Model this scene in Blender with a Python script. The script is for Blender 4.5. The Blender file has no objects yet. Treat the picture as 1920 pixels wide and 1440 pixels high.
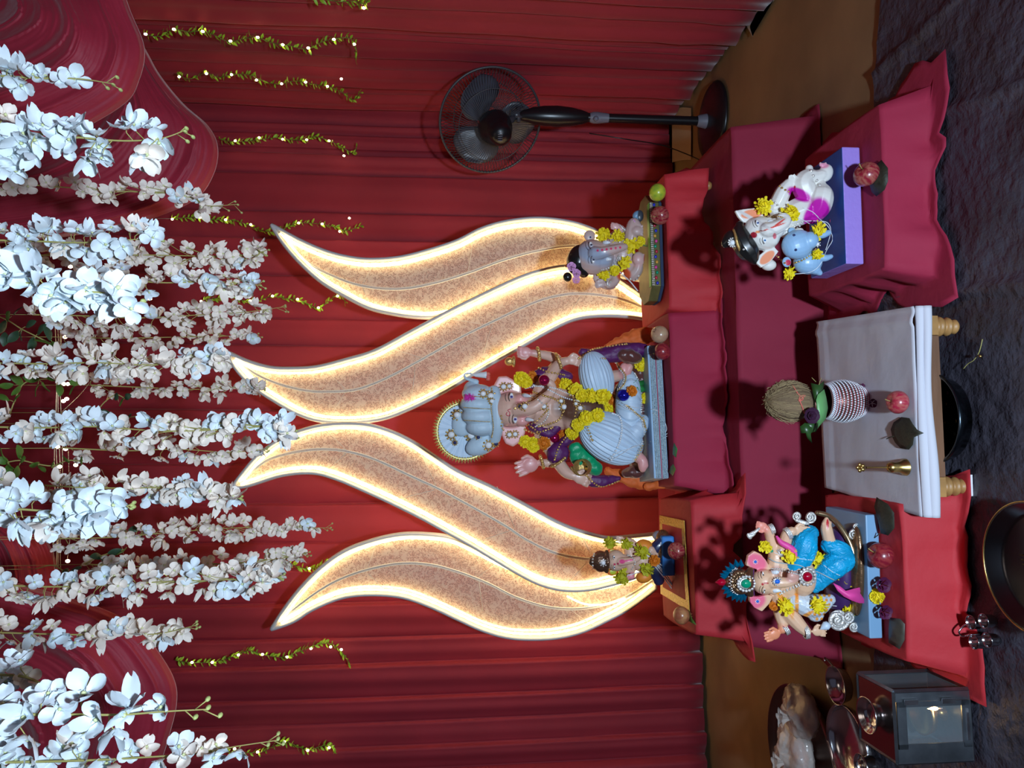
import bpy, math, random
import numpy as np
from mathutils import Vector, Matrix, Euler, noise
from mathutils.bvhtree import BVHTree
R = math.radians
PI = math.pi
rnd = random.Random(7)
C = bpy.context.scene.collection
# ------------------------------------------------------------------ camera (phone held upright, picture stored on its side)
H = 1.25; F = 1387.0; PT = math.atan2(125, F)
FWD = Vector((0, math.cos(PT), -math.sin(PT))); UP = Vector((0, math.sin(PT), math.cos(PT))); RT = Vector((1, 0, 0))
CAM = Vector((0, 0, H))
cd = bpy.data.cameras.new('camera'); cam = bpy.data.objects.new('camera', cd); C.objects.link(cam)
cd.sensor_width = 36; cd.lens = F / 1920 * 36; cd.clip_start = .05
m = Matrix.Identity(4)
for i, v in enumerate((-UP, RT, -FWD)):
    for j in range(3): m[j][i] = v[j]
m.translation = CAM
cam.matrix_world = m
sc = bpy.context.scene; sc.camera = cam
sc.view_settings.view_transform = 'Standard'; sc.view_settings.look = 'None'
sc.view_settings.gamma = 1; sc.view_settings.use_curve_mapping = False
sc.view_settings.exposure = 0.0
try:
    sc.cycles.use_denoising = True; sc.cycles.use_light_tree = True
    sc.cycles.max_bounces = 6; sc.cycles.transparent_max_bounces = 8; sc.cycles.sample_clamp_indirect = 4
    sc.cycles.caustics_reflective = False; sc.cycles.caustics_refractive = False
except Exception: pass
# ------------------------------------------------------------------ light: dim hall, cool flood lamp on a low stand beside the camera, warm hall lamp high up
w = bpy.data.worlds.new('hall'); sc.world = w; w.use_nodes = True
w.node_tree.nodes['Background'].inputs[0].default_value = (.55, .55, .80, 1)
w.node_tree.nodes['Background'].inputs[1].default_value = .085
def lamp(name, kind, loc, energy, col, size=.1, target=None):
    l = bpy.data.lights.new(name, kind); l.energy = energy; l.color = col
    if kind == 'AREA': l.shape = 'DISK'; l.size = size
    else: l.shadow_soft_size = size
    o = bpy.data.objects.new(name, l); C.objects.link(o); o.location = loc
    if target is not None: o.rotation_euler = (Vector(target) - Vector(loc)).to_track_quat('-Z', 'Y').to_euler()
    return o
lamp('flood_lamp', 'AREA', (0, -.5, .63), 70, (.64, .81, 1.0), .13, (0, 2.6, 1.0))
lamp('hall_lamp', 'AREA', (-.3, 1.2, 3.35), 2.6, (1.0, .84, .72), .9, (0, 2.2, 0))

def ray(x, y): return FWD + RT * ((720 - y) / F) - UP * ((x - 960) / F)
def P(x, y, Y): d = ray(x, y); return CAM + d * (Y / d.y)
def PZ(x, y, Z): d = ray(x, y); return CAM + d * ((Z - H) / d.z)
def pix(v):
    r = v - CAM; a = r.dot(FWD)
    return 960 - F * r.dot(UP) / a, 720 - F * r.x / a
# ------------------------------------------------------------------ materials
MATS = {}
def mat(name, col, rough=.6, metal=0, bump=0, bscale=60, var=0, vscale=8, emit=None, estr=0, sheen=0, trans=0, col2=None, attr=False, coat=0, alpha=1, spec=None, stretch=None):
    if name in MATS: return MATS[name]
    M_ = bpy.data.materials.new(name); M_.use_nodes = True; nt = M_.node_tree; N = nt.nodes; L = nt.links
    b = N['Principled BSDF']
    b.inputs['Base Color'].default_value = (*col, 1); b.inputs['Roughness'].default_value = rough; b.inputs['Metallic'].default_value = metal
    if spec is not None: b.inputs['Specular IOR Level'].default_value = spec
    if coat: b.inputs['Coat Weight'].default_value = coat
    if sheen: b.inputs['Sheen Weight'].default_value = sheen; b.inputs['Sheen Roughness'].default_value = .4
    if trans: b.inputs['Transmission Weight'].default_value = trans
    if alpha < 1: b.inputs['Alpha'].default_value = alpha
    tc = N.new('ShaderNodeTexCoord'); mp = N.new('ShaderNodeMapping'); L.new(tc.outputs['Object'], mp.inputs[0])
    if stretch: mp.inputs['Scale'].default_value = stretch
    src = None
    if attr:
        a = N.new('ShaderNodeAttribute'); a.attribute_name = 'Col'; src = a.outputs['Color']
    if var:
        n = N.new('ShaderNodeTexNoise'); n.inputs['Scale'].default_value = vscale; n.inputs['Detail'].default_value = 6
        L.new(mp.outputs[0], n.inputs['Vector'])
        r = N.new('ShaderNodeMapRange'); r.inputs[1].default_value = .3; r.inputs[2].default_value = .7
        L.new(n.outputs[0], r.inputs[0])
        mx = N.new('ShaderNodeMix'); mx.data_type = 'RGBA'
        L.new(r.outputs[0], mx.inputs[0])
        c2 = col2 or tuple(max(0, c * (1 - var)) for c in col)
        if src is None: mx.inputs[6].default_value = (*col, 1); mx.inputs[7].default_value = (*c2, 1)
        else:
            mx.blend_type = 'MULTIPLY'; L.new(src, mx.inputs[6]); mx.inputs[7].default_value = (1 - var,) * 3 + (1,)
        src = mx.outputs[2]
    if src is not None: L.new(src, b.inputs['Base Color'])
    if bump:
        n2 = N.new('ShaderNodeTexNoise'); n2.inputs['Scale'].default_value = bscale; n2.inputs['Detail'].default_value = 5
        L.new(mp.outputs[0], n2.inputs['Vector'])
        bp = N.new('ShaderNodeBump'); bp.inputs['Strength'].default_value = bump; bp.inputs['Distance'].default_value = .01
        L.new(n2.outputs[0], bp.inputs['Height']); L.new(bp.outputs[0], b.inputs['Normal'])
    if emit: b.inputs['Emission Color'].default_value = (*emit, 1); b.inputs['Emission Strength'].default_value = estr
    MATS[name] = M_; return M_
curtain_m = mat('curtain_red', (.32, .014, .030), .75, bump=.12, bscale=9, var=.22, vscale=2.5, sheen=.15)
satin_m = mat('satin_red', (.46, .026, .06), .6, bump=.2, bscale=30, var=.2, vscale=5, sheen=.3)
maroon_m = mat('maroon_cloth', (.30, .014, .045), .8, bump=.35, bscale=11, var=.12, vscale=4)
crimson_m = mat('crimson_cloth', (.38, .016, .055), .8, bump=.35, bscale=12, var=.12, vscale=4)
redcl_m = mat('red_cloth', (.56, .026, .036), .72, bump=.4, bscale=13, var=.15, vscale=5)
orange_m = mat('orange_red_cloth', (.72, .07, .03), .7, bump=.15, bscale=22, var=.12, vscale=5)
saffron_m = mat('saffron_cloth', (.85, .17, .03), .7, bump=.15, bscale=30, var=.2, vscale=9)
white_cl = mat('white_cloth', (.62, .62, .68), .8, bump=.15, bscale=20)
gold_m = mat('gold', (.75, .50, .18), .30, .75, bump=.4, bscale=180)
silver_m = mat('silver', (.82, .80, .76), .28, .55, bump=.4, bscale=200)
steel_m = mat('steel', (.62, .62, .64), .16, 1)
steeld_m = mat('steel_worn', (.32, .36, .40), .35, 1, var=.4, vscale=20)
brass_m = mat('brass', (.62, .42, .14), .3, 1, var=.3, vscale=40)
wood_m = mat('turned_wood', (.50, .26, .085), .45, bump=.3, bscale=25, var=.45, vscale=22, stretch=(1, 1, .25))
woodd_m = mat('brown_wood', (.24, .115, .06), .5, bump=.2, bscale=40, var=.35, vscale=18, stretch=(.2, 1, 1))
black_m = mat('black_plastic', (.008, .008, .010), .3)
dgrey_m = mat('dark_wire', (.055, .055, .06), .4)
grey_m = mat('grey_plastic', (.16, .16, .2), .5)
blade_m = mat('fan_blade', (.06, .06, .08), .35)
white_m = mat('white_plastic', (.8, .8, .82), .4)
leaf_m = mat('leaf_green', (.10, .22, .03), .5, var=.4, vscale=60)
vleaf_m = mat('vine_leaf', (.34, .58, .03), .5, var=.3, vscale=60)
dleaf_m = mat('dark_leaf', (.04, .10, .05), .45, var=.4, vscale=50)
dryleaf_m = mat('dry_leaf', (.035, .035, .02), .6, bump=.3, bscale=80, var=.4, vscale=50)
stem_m = mat('stem', (.42, .38, .12), .6)
petal_w = mat('petal_white', (.78, .86, .90), .6, var=.1, vscale=30)
petal_c = mat('petal_warm_lit', (.93, .83, .73), .65, var=.15, vscale=30)  # warm copy of the petals: warm light on far strands put into the colour
petal_eye = mat('petal_eye', (.66, .70, .35), .6)
mari_y = mat('marigold_yellow', (.95, .80, .015), .7, var=.3, vscale=90, col2=(.74, .56, .0))
mari_o = mat('marigold_orange', (.85, .27, .01), .7, var=.3, vscale=90, col2=(.5, .12, .0))
led_w = mat('led_bulb', (1, .9, .6), .4, emit=(1, .82, .45), estr=22)
strip_m = mat('led_strip', (1, .9, .7), .4, emit=(1, .74, .33), estr=8)
rear_glow_m = mat('added_rear_glow', (1, .9, .7), .4, emit=(1, .72, .34), estr=10)  # for the added glow behind the panels that warms the curtain
clear_m = mat('clear_wire', (.75, .7, .6), .25, alpha=.7)
paint = mat('painted_plaster', (1, 1, 1), .38, attr=True, coat=.25)
paintm = mat('painted_matte', (1, 1, 1), .7, attr=True, bump=.2, bscale=120)
# ------------------------------------------------------------------ mesh builder
class MB:
    def __init__(s): s.v = []; s.f = []; s.m = []; s.mi = 0
    def add(s, vs, fs):
        o = len(s.v); s.v += [Vector(v) for v in vs]; s.f += [tuple(i + o for i in f) for f in fs]; s.m += [s.mi] * len(fs); return s
    def ell(s, c, rx, ry, rz, rot=None, nu=16, nv=10, pleat=0, npl=0):
        c = Vector(c); vs = []; fs = []; rot = rot or Matrix.Identity(3)
        for j in range(nv + 1):
            th = PI * j / nv
            for i in range(nu):
                ph = 2 * PI * i / nu; k = 1 + pleat * abs(math.sin(npl * ph / 2)) * math.sin(th) if pleat else 1
                vs.append(c + rot @ Vector((rx * math.sin(th) * math.cos(ph) * k, ry * math.sin(th) * math.sin(ph) * k, rz * math.cos(th))))
        for j in range(nv):
            for i in range(nu):
                a = j * nu + i; b = j * nu + (i + 1) % nu; fs.append((a, a + nu, b + nu, b))
        return s.add(vs, fs)
    def box(s, c, sx, sy, sz, rot=None):
        c = Vector(c); rot = rot or Matrix.Identity(3)
        vs = [c + rot @ Vector((sx * a / 2, sy * b / 2, sz * d / 2)) for a in (-1, 1) for b in (-1, 1) for d in (-1, 1)]
        return s.add(vs, [(0, 1, 3, 2), (4, 6, 7, 5), (0, 4, 5, 1), (2, 3, 7, 6), (0, 2, 6, 4), (1, 5, 7, 3)])
    def quadbox(s, top, z0, dz=None):   # top: four points (world), prism down to z0
        n = len(top); vs = [Vector(p) for p in top] + [Vector((p[0], p[1], z0)) for p in top]
        fs = [tuple(range(n)), tuple(range(2 * n - 1, n - 1, -1))] + [(i, i + n, (i + 1) % n + n, (i + 1) % n) for i in range(n)]
        return s.add(vs, fs)
    def tube(s, pts, r, seg=8, closed=False, caps=True, flat=1.0):
        pts = [Vector(p) for p in pts]; n = len(pts)
        rs = r if isinstance(r, (list, tuple)) else [r] * n
        vs = []; fs = []; up = None
        for i in range(n):
            if closed: t = pts[(i + 1) % n] - pts[i - 1]
            else: t = pts[min(i + 1, n - 1)] - pts[max(i - 1, 0)]
            if t.length < 1e-9: t = Vector((0, 0, 1))
            t.normalize()
            if up is None:
                up = Vector((0, 1, 0)) if abs(t.y) < .9 else Vector((1, 0, 0))
            a = up - t * up.dot(t)
            if a.length < 1e-6: a = t.orthogonal()
            a.normalize(); up = a; b = t.cross(a)
            for k in range(seg):
                q = 2 * PI * k / seg
                vs.append(pts[i] + (a * math.cos(q) * flat + b * math.sin(q)) * rs[i])
        for i in range(n if closed else n - 1):
            for k in range(seg):
                a0 = i * seg + k; b0 = i * seg + (k + 1) % seg; c0 = ((i + 1) % n) * seg + k; d0 = ((i + 1) % n) * seg + (k + 1) % seg
                fs.append((a0, b0, d0, c0))
        if caps and not closed:
            fs.append(tuple(range(seg - 1, -1, -1))); fs.append(tuple((n - 1) * seg + k for k in range(seg)))
        return s.add(vs, fs)
    def lathe(s, prof, loc=(0, 0, 0), rot=None, seg=24, cap=False):
        loc = Vector(loc); rot = rot or Matrix.Identity(3); vs = []; fs = []; n = len(prof)
        for r, z in prof:
            for k in range(seg):
                q = 2 * PI * k / seg; vs.append(loc + rot @ Vector((r * math.cos(q), r * math.sin(q), z)))
        for i in range(n - 1):
            for k in range(seg):
                a = i * seg + k; b = i * seg + (k + 1) % seg; fs.append((a, b, b + seg, a + seg))
        if cap: fs.append(tuple(range(seg - 1, -1, -1))); fs.append(tuple((n - 1) * seg + k for k in range(seg)))
        return s.add(vs, fs)
    def grid(s, fn, nu, nv):
        vs = [fn(i / nu, j / nv) for j in range(nv + 1) for i in range(nu + 1)]
        fs = [(j * (nu + 1) + i, j * (nu + 1) + i + 1, (j + 1) * (nu + 1) + i + 1, (j + 1) * (nu + 1) + i) for j in range(nv) for i in range(nu)]
        return s.add(vs, fs)
    def prism(s, pts, off):     # closed planar outline, extruded by vector off
        n = len(pts); off = Vector(off); vs = [Vector(p) for p in pts] + [Vector(p) + off for p in pts]
        return s.add(vs, [tuple(range(n)), tuple(range(2 * n - 1, n - 1, -1))] + [(i, i + n, (i + 1) % n + n, (i + 1) % n) for i in range(n)])
def wloc(p):
    v = Vector((0, 0, 0))
    while p is not None: v += p.location; p = p.parent
    return v
def mesh(name, mb, mats, off=Vector((0, 0, 0)), smooth=True):
    me = bpy.data.meshes.new(name); me.from_pydata([v - off for v in mb.v], [], mb.f)
    mats = mats if isinstance(mats, (list, tuple)) else [mats]
    for m_ in mats: me.materials.append(m_)
    if len(mats) > 1: me.polygons.foreach_set('material_index', mb.m)
    me.polygons.foreach_set('use_smooth', [smooth] * len(me.polygons)); me.update()
    return me
def obj(name, mb, mats, parent=None, smooth=True, loc=None):
    off = wloc(parent) if parent else Vector(loc or (0, 0, 0))
    me = mb if isinstance(mb, bpy.types.Mesh) else mesh(name, mb, mats, off, smooth)
    o = bpy.data.objects.new(name, me); C.objects.link(o); o.parent = parent
    if not parent and loc is not None: o.location = loc
    return o
def tag(o, label=None, cat=None, group=None, kind=None):
    if label: o['label'] = label
    if cat: o['category'] = cat
    if group: o['group'] = group
    if kind: o['kind'] = kind
    return o
def thing(name, label, cat, loc=(0, 0, 0), group=None):
    o = bpy.data.objects.new(name, None); C.objects.link(o); o.location = loc; o.empty_display_size = .02
    return tag(o, label, cat, group)
def inst(name, me, parent, loc, rot=(0, 0, 0), s=1.0):      # a part that shares mesh data; loc in world
    o = bpy.data.objects.new(name, me); C.objects.link(o); o.parent = parent
    o.location = Vector(loc) - (wloc(parent) if parent else Vector((0, 0, 0))); o.rotation_euler = rot
    o.scale = (s, s, s) if not isinstance(s, tuple) else s
    return o
def spline(pts, n):     # Catmull-Rom through pts (tuples of any length), n samples
    k = len(pts); out = []
    for i in range(n):
        t = i / (n - 1) * (k - 1); j = min(int(t), k - 2); u = t - j
        p0 = pts[max(j - 1, 0)]; p1 = pts[j]; p2 = pts[j + 1]; p3 = pts[min(j + 2, k - 1)]
        out.append(tuple(.5 * (2 * b + (c - a) * u + (2 * a - 5 * b + 4 * c - d) * u * u + (3 * b - a - 3 * c + d) * u ** 3) for a, b, c, d in zip(p0, p1, p2, p3)))
    return out
# ------------------------------------------------------------------ the setting
BW_A = Vector((1.5, 4.03, 0)); BW_B = Vector((-2.3, 3.335, 0))
BWD = (BW_B - BW_A).normalized(); BWN = Vector((BWD.y, -BWD.x, 0)); BWN = BWN if BWN.y < 0 else -BWN
def PB(x, y, off=0.0):      # point on the back wall plane, off metres in front of it
    d = ray(x, y); a = BW_A + BWN * off; return CAM + d * ((a - CAM).dot(BWN) / d.dot(BWN))
def PR(x, y, off=0.0):      # on the right wall
    d = ray(x, y); return CAM + d * ((1.5 - off) / d.x)
def PWALL(x, y, off=0.0):
    b = PB(x, y, off)
    if d_ok(x, y) and b.x > 1.5 - off: return PR(x, y, off)
    return b
def d_ok(x, y): return y < 715
fl = MB().grid(lambda u, v: Vector((-2.3 + 3.85 * u, -1.2 + 5.4 * v, 0)), 4, 4)
floor_m = mat('floor_sheet', (.36, .22, .10), .65, bump=.25, bscale=5, var=.35, vscale=3)
tag(obj('floor', fl, floor_m), kind='structure')
wall_m = mat('wall_paint', (.10, .04, .045), .9)
b0 = BW_A + BWD * -.1 - BWN * .06; b1 = BW_B - BWN * .06
tag(obj('wall_back', MB().add([b0, b1, b1 + Vector((0, 0, 4.0)), b0 + Vector((0, 0, 4.0))], [(0, 1, 2, 3)]), wall_m), kind='structure')
tag(obj('wall_right', MB().add([(1.57, -1.2, 0), (1.57, 4.2, 0), (1.57, 4.2, 4.0), (1.57, -1.2, 4.0)], [(0, 1, 2, 3)]), wall_m), kind='structure')
tag(obj('wall_left', MB().add([(-2.3, -1.2, 0), (-2.3, 4.2, 0), (-2.3, 4.2, 4.0), (-2.3, -1.2, 4.0)], [(0, 1, 2, 3)]), wall_m), kind='structure')
tag(obj('ceiling', MB().add([(-2.3, -1.2, 4.0), (1.57, -1.2, 4.0), (1.57, 4.2, 4.0), (-2.3, 4.2, 4.0)], [(0, 1, 2, 3)]), wall_m), kind='structure')
def curtain(name, label, A, B, nrm, creases, amps, zb, zt, seed, ncol=700, lean=.006):
    r_ = random.Random(seed); A = Vector(A); B = Vector(B)
    cs = sorted([0] + creases + [1]); am = [amps * r_.uniform(.5, 1.4) for _ in cs]; ph = [r_.uniform(0, 6) for _ in cs]
    L_ = (B - A).length
    def fn(u, v):
        z = zb + (zt - zb) * v
        s = u + lean * math.sin(z * 1.3 + seed) * u * (1 - u) * 2
        k = 0
        while k < len(cs) - 2 and s > cs[k + 1]: k += 1
        wd = (cs[k + 1] - cs[k]); t = min(max((s - cs[k]) / max(wd, 1e-6), 0), 1)
        a = am[k] * min(1, wd * L_ / .14)
        o = a * (min(1, t * 22) ** .7) * (1 - t) ** .55 + .10 * a * math.sin(t * PI * 3 + ph[k] + z * .6) * t * (1 - t) * 3
        o += .008 * noise.noise(Vector((s * L_ * 3, z * 2.2, seed)))
        if z < .3: o += .012 * noise.noise(Vector((s * L_ * 7, z * 5, seed + 3)))
        p = A.lerp(B, u) + nrm * (o + .01); p.z = z + (.012 * noise.noise(Vector((s * L_ * 4, 0, 5))) if v == 0 else 0)
        return p
    o = obj(name, MB().grid(fn, ncol, 34), curtain_m)
    md = o.modifiers.new('cloth', 'SOLIDIFY'); md.thickness = .003; md.offset = -1
    return tag(o, label, 'curtain')
Lb = (BW_B - BW_A).length
cr = [(PB(700, y) - BW_A).dot(BWD) / Lb for y in (240, 285, 332, 402, 455, 520, 600, 650, 735, 768, 868, 940, 1012, 1060, 1125, 1190, 1240, 1303, 1350, 1396, 1440)]
curtain('backdrop_curtain', 'long crimson curtain with wide vertical pleats across the back, behind the lit leaves', BW_A, BW_B, BWN, cr + [.05, .08], .045, .02, 3.98, 3)
rr = random.Random(5); cr2 = []; q = 0.0
while q < .97:
    q += rr.uniform(.010, .035); cr2.append(q)
curtain('side_curtain', 'crimson side curtain with narrow pleats on the right, behind the black fan', (1.5, 4.03, 0), (1.5, -.6, 0), Vector((-1, 0, 0)), cr2, .05, .02, 3.98, 8, 800)
# dark plastic sheet over the front of the floor, with crinkles
def tarp(u, v):
    x = -2.2 + 3.6 * u; y = .55 + (1.46 + .18 * noise.noise(Vector((x * 1.7, 2, 2)))) * v
    if x < -.45: y += 0
    z = .004 + .010 * abs(noise.noise(Vector((x * 5 + y * 2, y * 2.2, 1)))) + .006 * abs(noise.noise(Vector((x * 14, y * 9, 4)))) + .003 * noise.noise(Vector((x * 40, y * 30, 7)))
    for x0, sl in ((.62, .10), (1.0, -.12), (-1.15, .2), (.2, .05), (1.25, .3)):
        dd = x - x0 - sl * (y - 1.2); z += .012 * math.exp(-(dd / .012) ** 2)
    return Vector((x, y, z + .001))
tarp_m = mat('plastic_sheet', (.040, .034, .044), .48, bump=1.0, bscale=34, var=.7, vscale=9, col2=(.065, .062, .085))
tg = tag(obj('plastic_floor_sheet', MB().grid(tarp, 260, 150), tarp_m), 'dark crinkled shiny plastic sheet over the front of the floor', 'floor sheet')
# folded edge of the brown mat by the fan
mb = MB(); a, b, c_, d = PZ(1300, 203, 0), PZ(1300, 300, 0), P(1264, 305, 3.86), P(1264, 205, 3.94)
mb.grid(lambda u, v: a.lerp(b, u).lerp(d.lerp(c_, u), v) + Vector((0, -.02 * math.sin(v * 3), .012)), 6, 4)
tag(obj('mat_edge', mb, mat('card', (.42, .30, .17), .8)), 'tan cardboard strip standing behind the fan base', 'cardboard')
mb = MB(); pts = [(1397, 42), (1415, 30), (1440, 14), (1452, 0), (1470, -20), (1440, -20), (1425, 10), (1407, 50), (1412, 68)]
mb.prism([PZ(x, y, .012) for x, y in pts], (0, 0, .003))
tag(obj('paper_scrap', mb, mat('paper', (.42, .36, .30), .8), smooth=False), 'greyish paper scrap at the foot of the side curtain', 'paper')
# ------------------------------------------------------------------ cloth covered platforms
def drape(name, label, quad, zt, zf, drops, flare, amp, seed, material, cor=.03, waves=9, hem=.02, skirt=14, topn=.003, cf=.7):
    """quad: front-left, front-right, back-right, back-left as (x, y); drops per side: front, right, back, left"""
    q = [Vector((p[0], p[1], 0)) for p in quad]; cen = sum(q, Vector()) / 4
    per = []
    for k in range(4):
        a, b = q[k], q[(k + 1) % 4]; n = (b - a).normalized(); n = Vector((n.y, -n.x, 0)); n0 = q[k] - q[k - 1]; n0 = Vector((n0.y, -n0.x, 0)).normalized()
        nn = q[(k + 2) % 4] - b; nn = Vector((nn.y, -nn.x, 0)).normalized()
        N_ = max(16, int((b - a).length / .02))
        for i in range(N_):
            t = i / N_; d = (b - a).length; e0 = math.exp(-t * d / .05); e1 = math.exp(-(1 - t) * d / .05)
            nv = (n + n0 * e0 * .9 + nn * e1 * .9).normalized()
            p = a.lerp(b, t)
            rd = cor * .45 * (e0 + e1)
            per.append((p - nv * rd * .6, nv, drops[k] * (1 - e0 * .5 - e1 * .5) + (drops[k - 1] * e0 + drops[(k + 1) % 4] * e1) * .5, max(e0, e1)))
    n = len(per); mb = MB(); vs = []; rings = []
    for sc_ in (.02, .25, .5, .75, .93, .985):
        for p, nv, L, e in per:
            v = cen.lerp(p, sc_); v.z = zt + topn * noise.noise(Vector((v.x * 9, v.y * 9, seed))) * 1.0; vs.append(v)
    arc = 0
    cum = [0]
    for i in range(1, n): cum.append(cum[-1] + (per[i][0] - per[i - 1][0]).length)
    tot = cum[-1] + .01
    for k in range(skirt + 1):
        t = k / skirt
        for i, (p, nv, L, e) in enumerate(per):
            s_ = cum[i] / tot * 2 * PI
            wv = noise.noise(Vector((math.cos(s_) * waves * .55, math.sin(s_) * waves * .55, seed + t * .5)))
            w2 = noise.noise(Vector((math.cos(s_) * waves * 1.6, math.sin(s_) * waves * 1.6, seed + 9 + t * .7)))
            Lh = L + hem * noise.noise(Vector((math.cos(s_) * waves * .4, math.sin(s_) * waves * .4, seed + 4))) * 2 + e * hem * 1.5
            o = .004 + flare * t * (1 + e * cf) + amp * (t ** .8) * (wv * 1.6 + w2 * .7)
            o = max(o, .003)
            z = zt - Lh * t - .0
            if z < zf + .005: ex = zf + .005 - z; o += ex * .9; z = zf + .005 + .004 * abs(w2) + .003
            v = p + nv * o; v.z = z + (0 if k else .0); vs.append(v)
    tr = 6 + skirt + 1; fs = []
    for j in range(tr - 1):
        for i in range(n):
            a, b = j * n + i, j * n + (i + 1) % n
            fs.append((a, a + n, b + n, b))
    fs.append(tuple(range(n)))
    mb.add(vs, fs); o = obj(name, mb, material)
    md = o.modifiers.new('cloth', 'SOLIDIFY'); md.thickness = .0025; md.offset = -1
    return tag(o, label, 'cloth')
def quadpx(pts, Z): return [tuple(PZ(x, y, Z)[:2]) for x, y in pts]
def shrink(q, d):
    cen = Vector((sum(p[0] for p in q) / 4, sum(p[1] for p in q) / 4)); out = []
    for p in q:
        v = Vector((p[0], p[1])) - cen; out.append(tuple(cen + v * (1 - d / v.length)))
    return out
LEGP = [(0.0, 0), (.62, 0), (.80, .06), (.72, .12), (.5, .17), (.95, .24), (1.0, .30), (.75, .36), (.55, .40), (1.0, .46), (1.08, .53), (.9, .6), (.62, .64), (.95, .68), (.95, .7)]
def stool(name, label, quad, zt, zf, legr=.022, group=None, top_m=woodd_m, ap=.045, footfix=False):
    q = [Vector((p[0], p[1], 0)) for p in quad]; cen = sum(q, Vector()) / 4
    t = thing(name, label, 'stool', (cen.x, cen.y, zf), group)
    mb = MB(); mb.quadbox([(p.x, p.y, zt) for p in q], zt - .014); obj('top', mb, top_m, t, False)
    qi = [Vector(shrink(quad, legr * 1.42)[i]) for i in range(4)]
    for i in range(4):
        a, b = qi[i], qi[(i + 1) % 4]; d = (b - a); L = d.length; an = math.atan2(d.y, d.x); c = (a + b) / 2
        mb = MB().box((c.x, c.y, zt - .014 - ap / 2), L - 2 * legr, legr * .6, ap, Matrix.Rotation(an, 3, 'Z')); obj('apron', mb, top_m, t, False)
    for i in range(4):
        mb = MB(); h = zt - .014 - zf; an = math.atan2(qi[1].y - qi[0].y, qi[1].x - qi[0].x)
        mb.box((qi[i].x, qi[i].y, zf + h * .80), legr * 2, legr * 2, h * .40, Matrix.Rotation(an, 3, 'Z'))
        mb.lathe([(r * legr, z * h * .87) for r, z in LEGP], (qi[i].x, qi[i].y, zf), seg=20)
        l = obj('leg', mb, wood_m, t)
        l.data.polygons.foreach_set('use_smooth', [i_ > 5 for i_ in range(len(l.data.polygons))])
    return t
# lower wide platform
ZL = .29
ql = quadpx([(1398, 1212), (1371, 236)], ZL); bl = Vector(ql[0]); br = Vector(ql[1]); dv = (br - bl).normalized(); nb = Vector((-dv.y, dv.x))
QL = [tuple(bl), tuple(br), tuple(br + nb * .95), tuple(bl + nb * .95)]
ZU = .47
t = thing('platform', 'wide low platform hidden under the maroon cloth behind the front stools', 'platform', (0, 2.9, 0))
obj('frame', MB().quadbox([(p[0], p[1], ZL - .006) for p in shrink(QL, .02)], .0), woodd_m, t, False)
drape('platform_cloth', 'maroon cloth over the wide low platform, hanging to the floor behind the front stools', QL, ZL, 0, (.31, .31, .3, .31), .030, .022, 11, maroon_m, waves=10, hem=.01, skirt=16)
# centre stool with its cloth
QA = quadpx([(1266, 912), (1254, 585)], ZU); a_ = Vector(QA[0]); b_ = Vector(QA[1]); dv = (b_ - a_).normalized(); nb = Vector((-dv.y, dv.x))
QA = [tuple(a_), tuple(b_), tuple(b_ + nb * .5), tuple(a_ + nb * .5)]
stool('low_stool', 'low wooden stool under the central statue, hidden by its crimson cloth', shrink(QA, .012), ZU - .004, ZL + .003)
drape('stool_cloth', 'crimson cloth over the centre stool below the largest statue, with a wavy hem', QA, ZU, ZL, (.20, .19, .1, .19), .020, .022, 21, crimson_m, waves=7, hem=.03)
# right rear stool
QD = quadpx([(1256, 590), (1246, 325)], ZU); a_ = Vector(QD[0]); b_ = Vector(QD[1]); dv = (b_ - a_).normalized(); nb = Vector((-dv.y, dv.x))
a_ = a_ + dv * .02
QD = [tuple(a_), tuple(b_), tuple(b_ + nb * .36), tuple(a_ + nb * .36)]
stool('low_stool', 'low wooden stool with a turned leg showing under the orange-red cloth on the right', shrink(QD, .012), ZU - .004, ZL + .003, .02)
drape('stool_cloth', 'orange-red cloth over the rear stool at right, with a ragged hem', QD, ZU, ZL, (.155, .10, .08, .15), .018, .022, 33, redcl_m, waves=7, hem=.045)
# left rear stool
ZE = .455
QE = quadpx([(1306, 1192), (1295, 938)], ZE); a_ = Vector(QE[0]); b_ = Vector(QE[1]); dv = (b_ - a_).normalized(); nb = Vector((-dv.y, dv.x))
QE = [tuple(a_), tuple(b_), tuple(b_ + nb * .36), tuple(a_ + nb * .36)]
stool('low_stool', 'low wooden stool hidden under the red cloth with the gold-edged mat', shrink(QE, .012), ZE - .004, ZL + .003, .02)
drape('stool_cloth', 'red cloth over the rear stool at left, with pinched folds', QE, ZE, ZL, (.16, .12, .1, .16), .022, .024, 45, redcl_m, waves=8, hem=.04)
# front right stool
ZF = .14
QC = quadpx([(1661, 505), (1650, 193)], ZF); a_ = Vector(QC[0]); b_ = Vector(QC[1]); dv = (b_ - a_).normalized(); nb = Vector((-dv.y, dv.x))
QC = [tuple(a_), tuple(b_), tuple(b_ + nb * .40), tuple(a_ + nb * .40)]
stool('low_stool', 'low wooden stool hidden under the maroon cloth at front right', shrink(QC, .012), ZF - .004, .02, .02)
drape('stool_cloth', 'maroon cloth with flared corners over the front right stool, below the lavender base', QC, ZF, .014, (.155, .15, .14, .15), .024, .030, 52, crimson_m, waves=7, hem=.03, cf=2.4)
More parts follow.
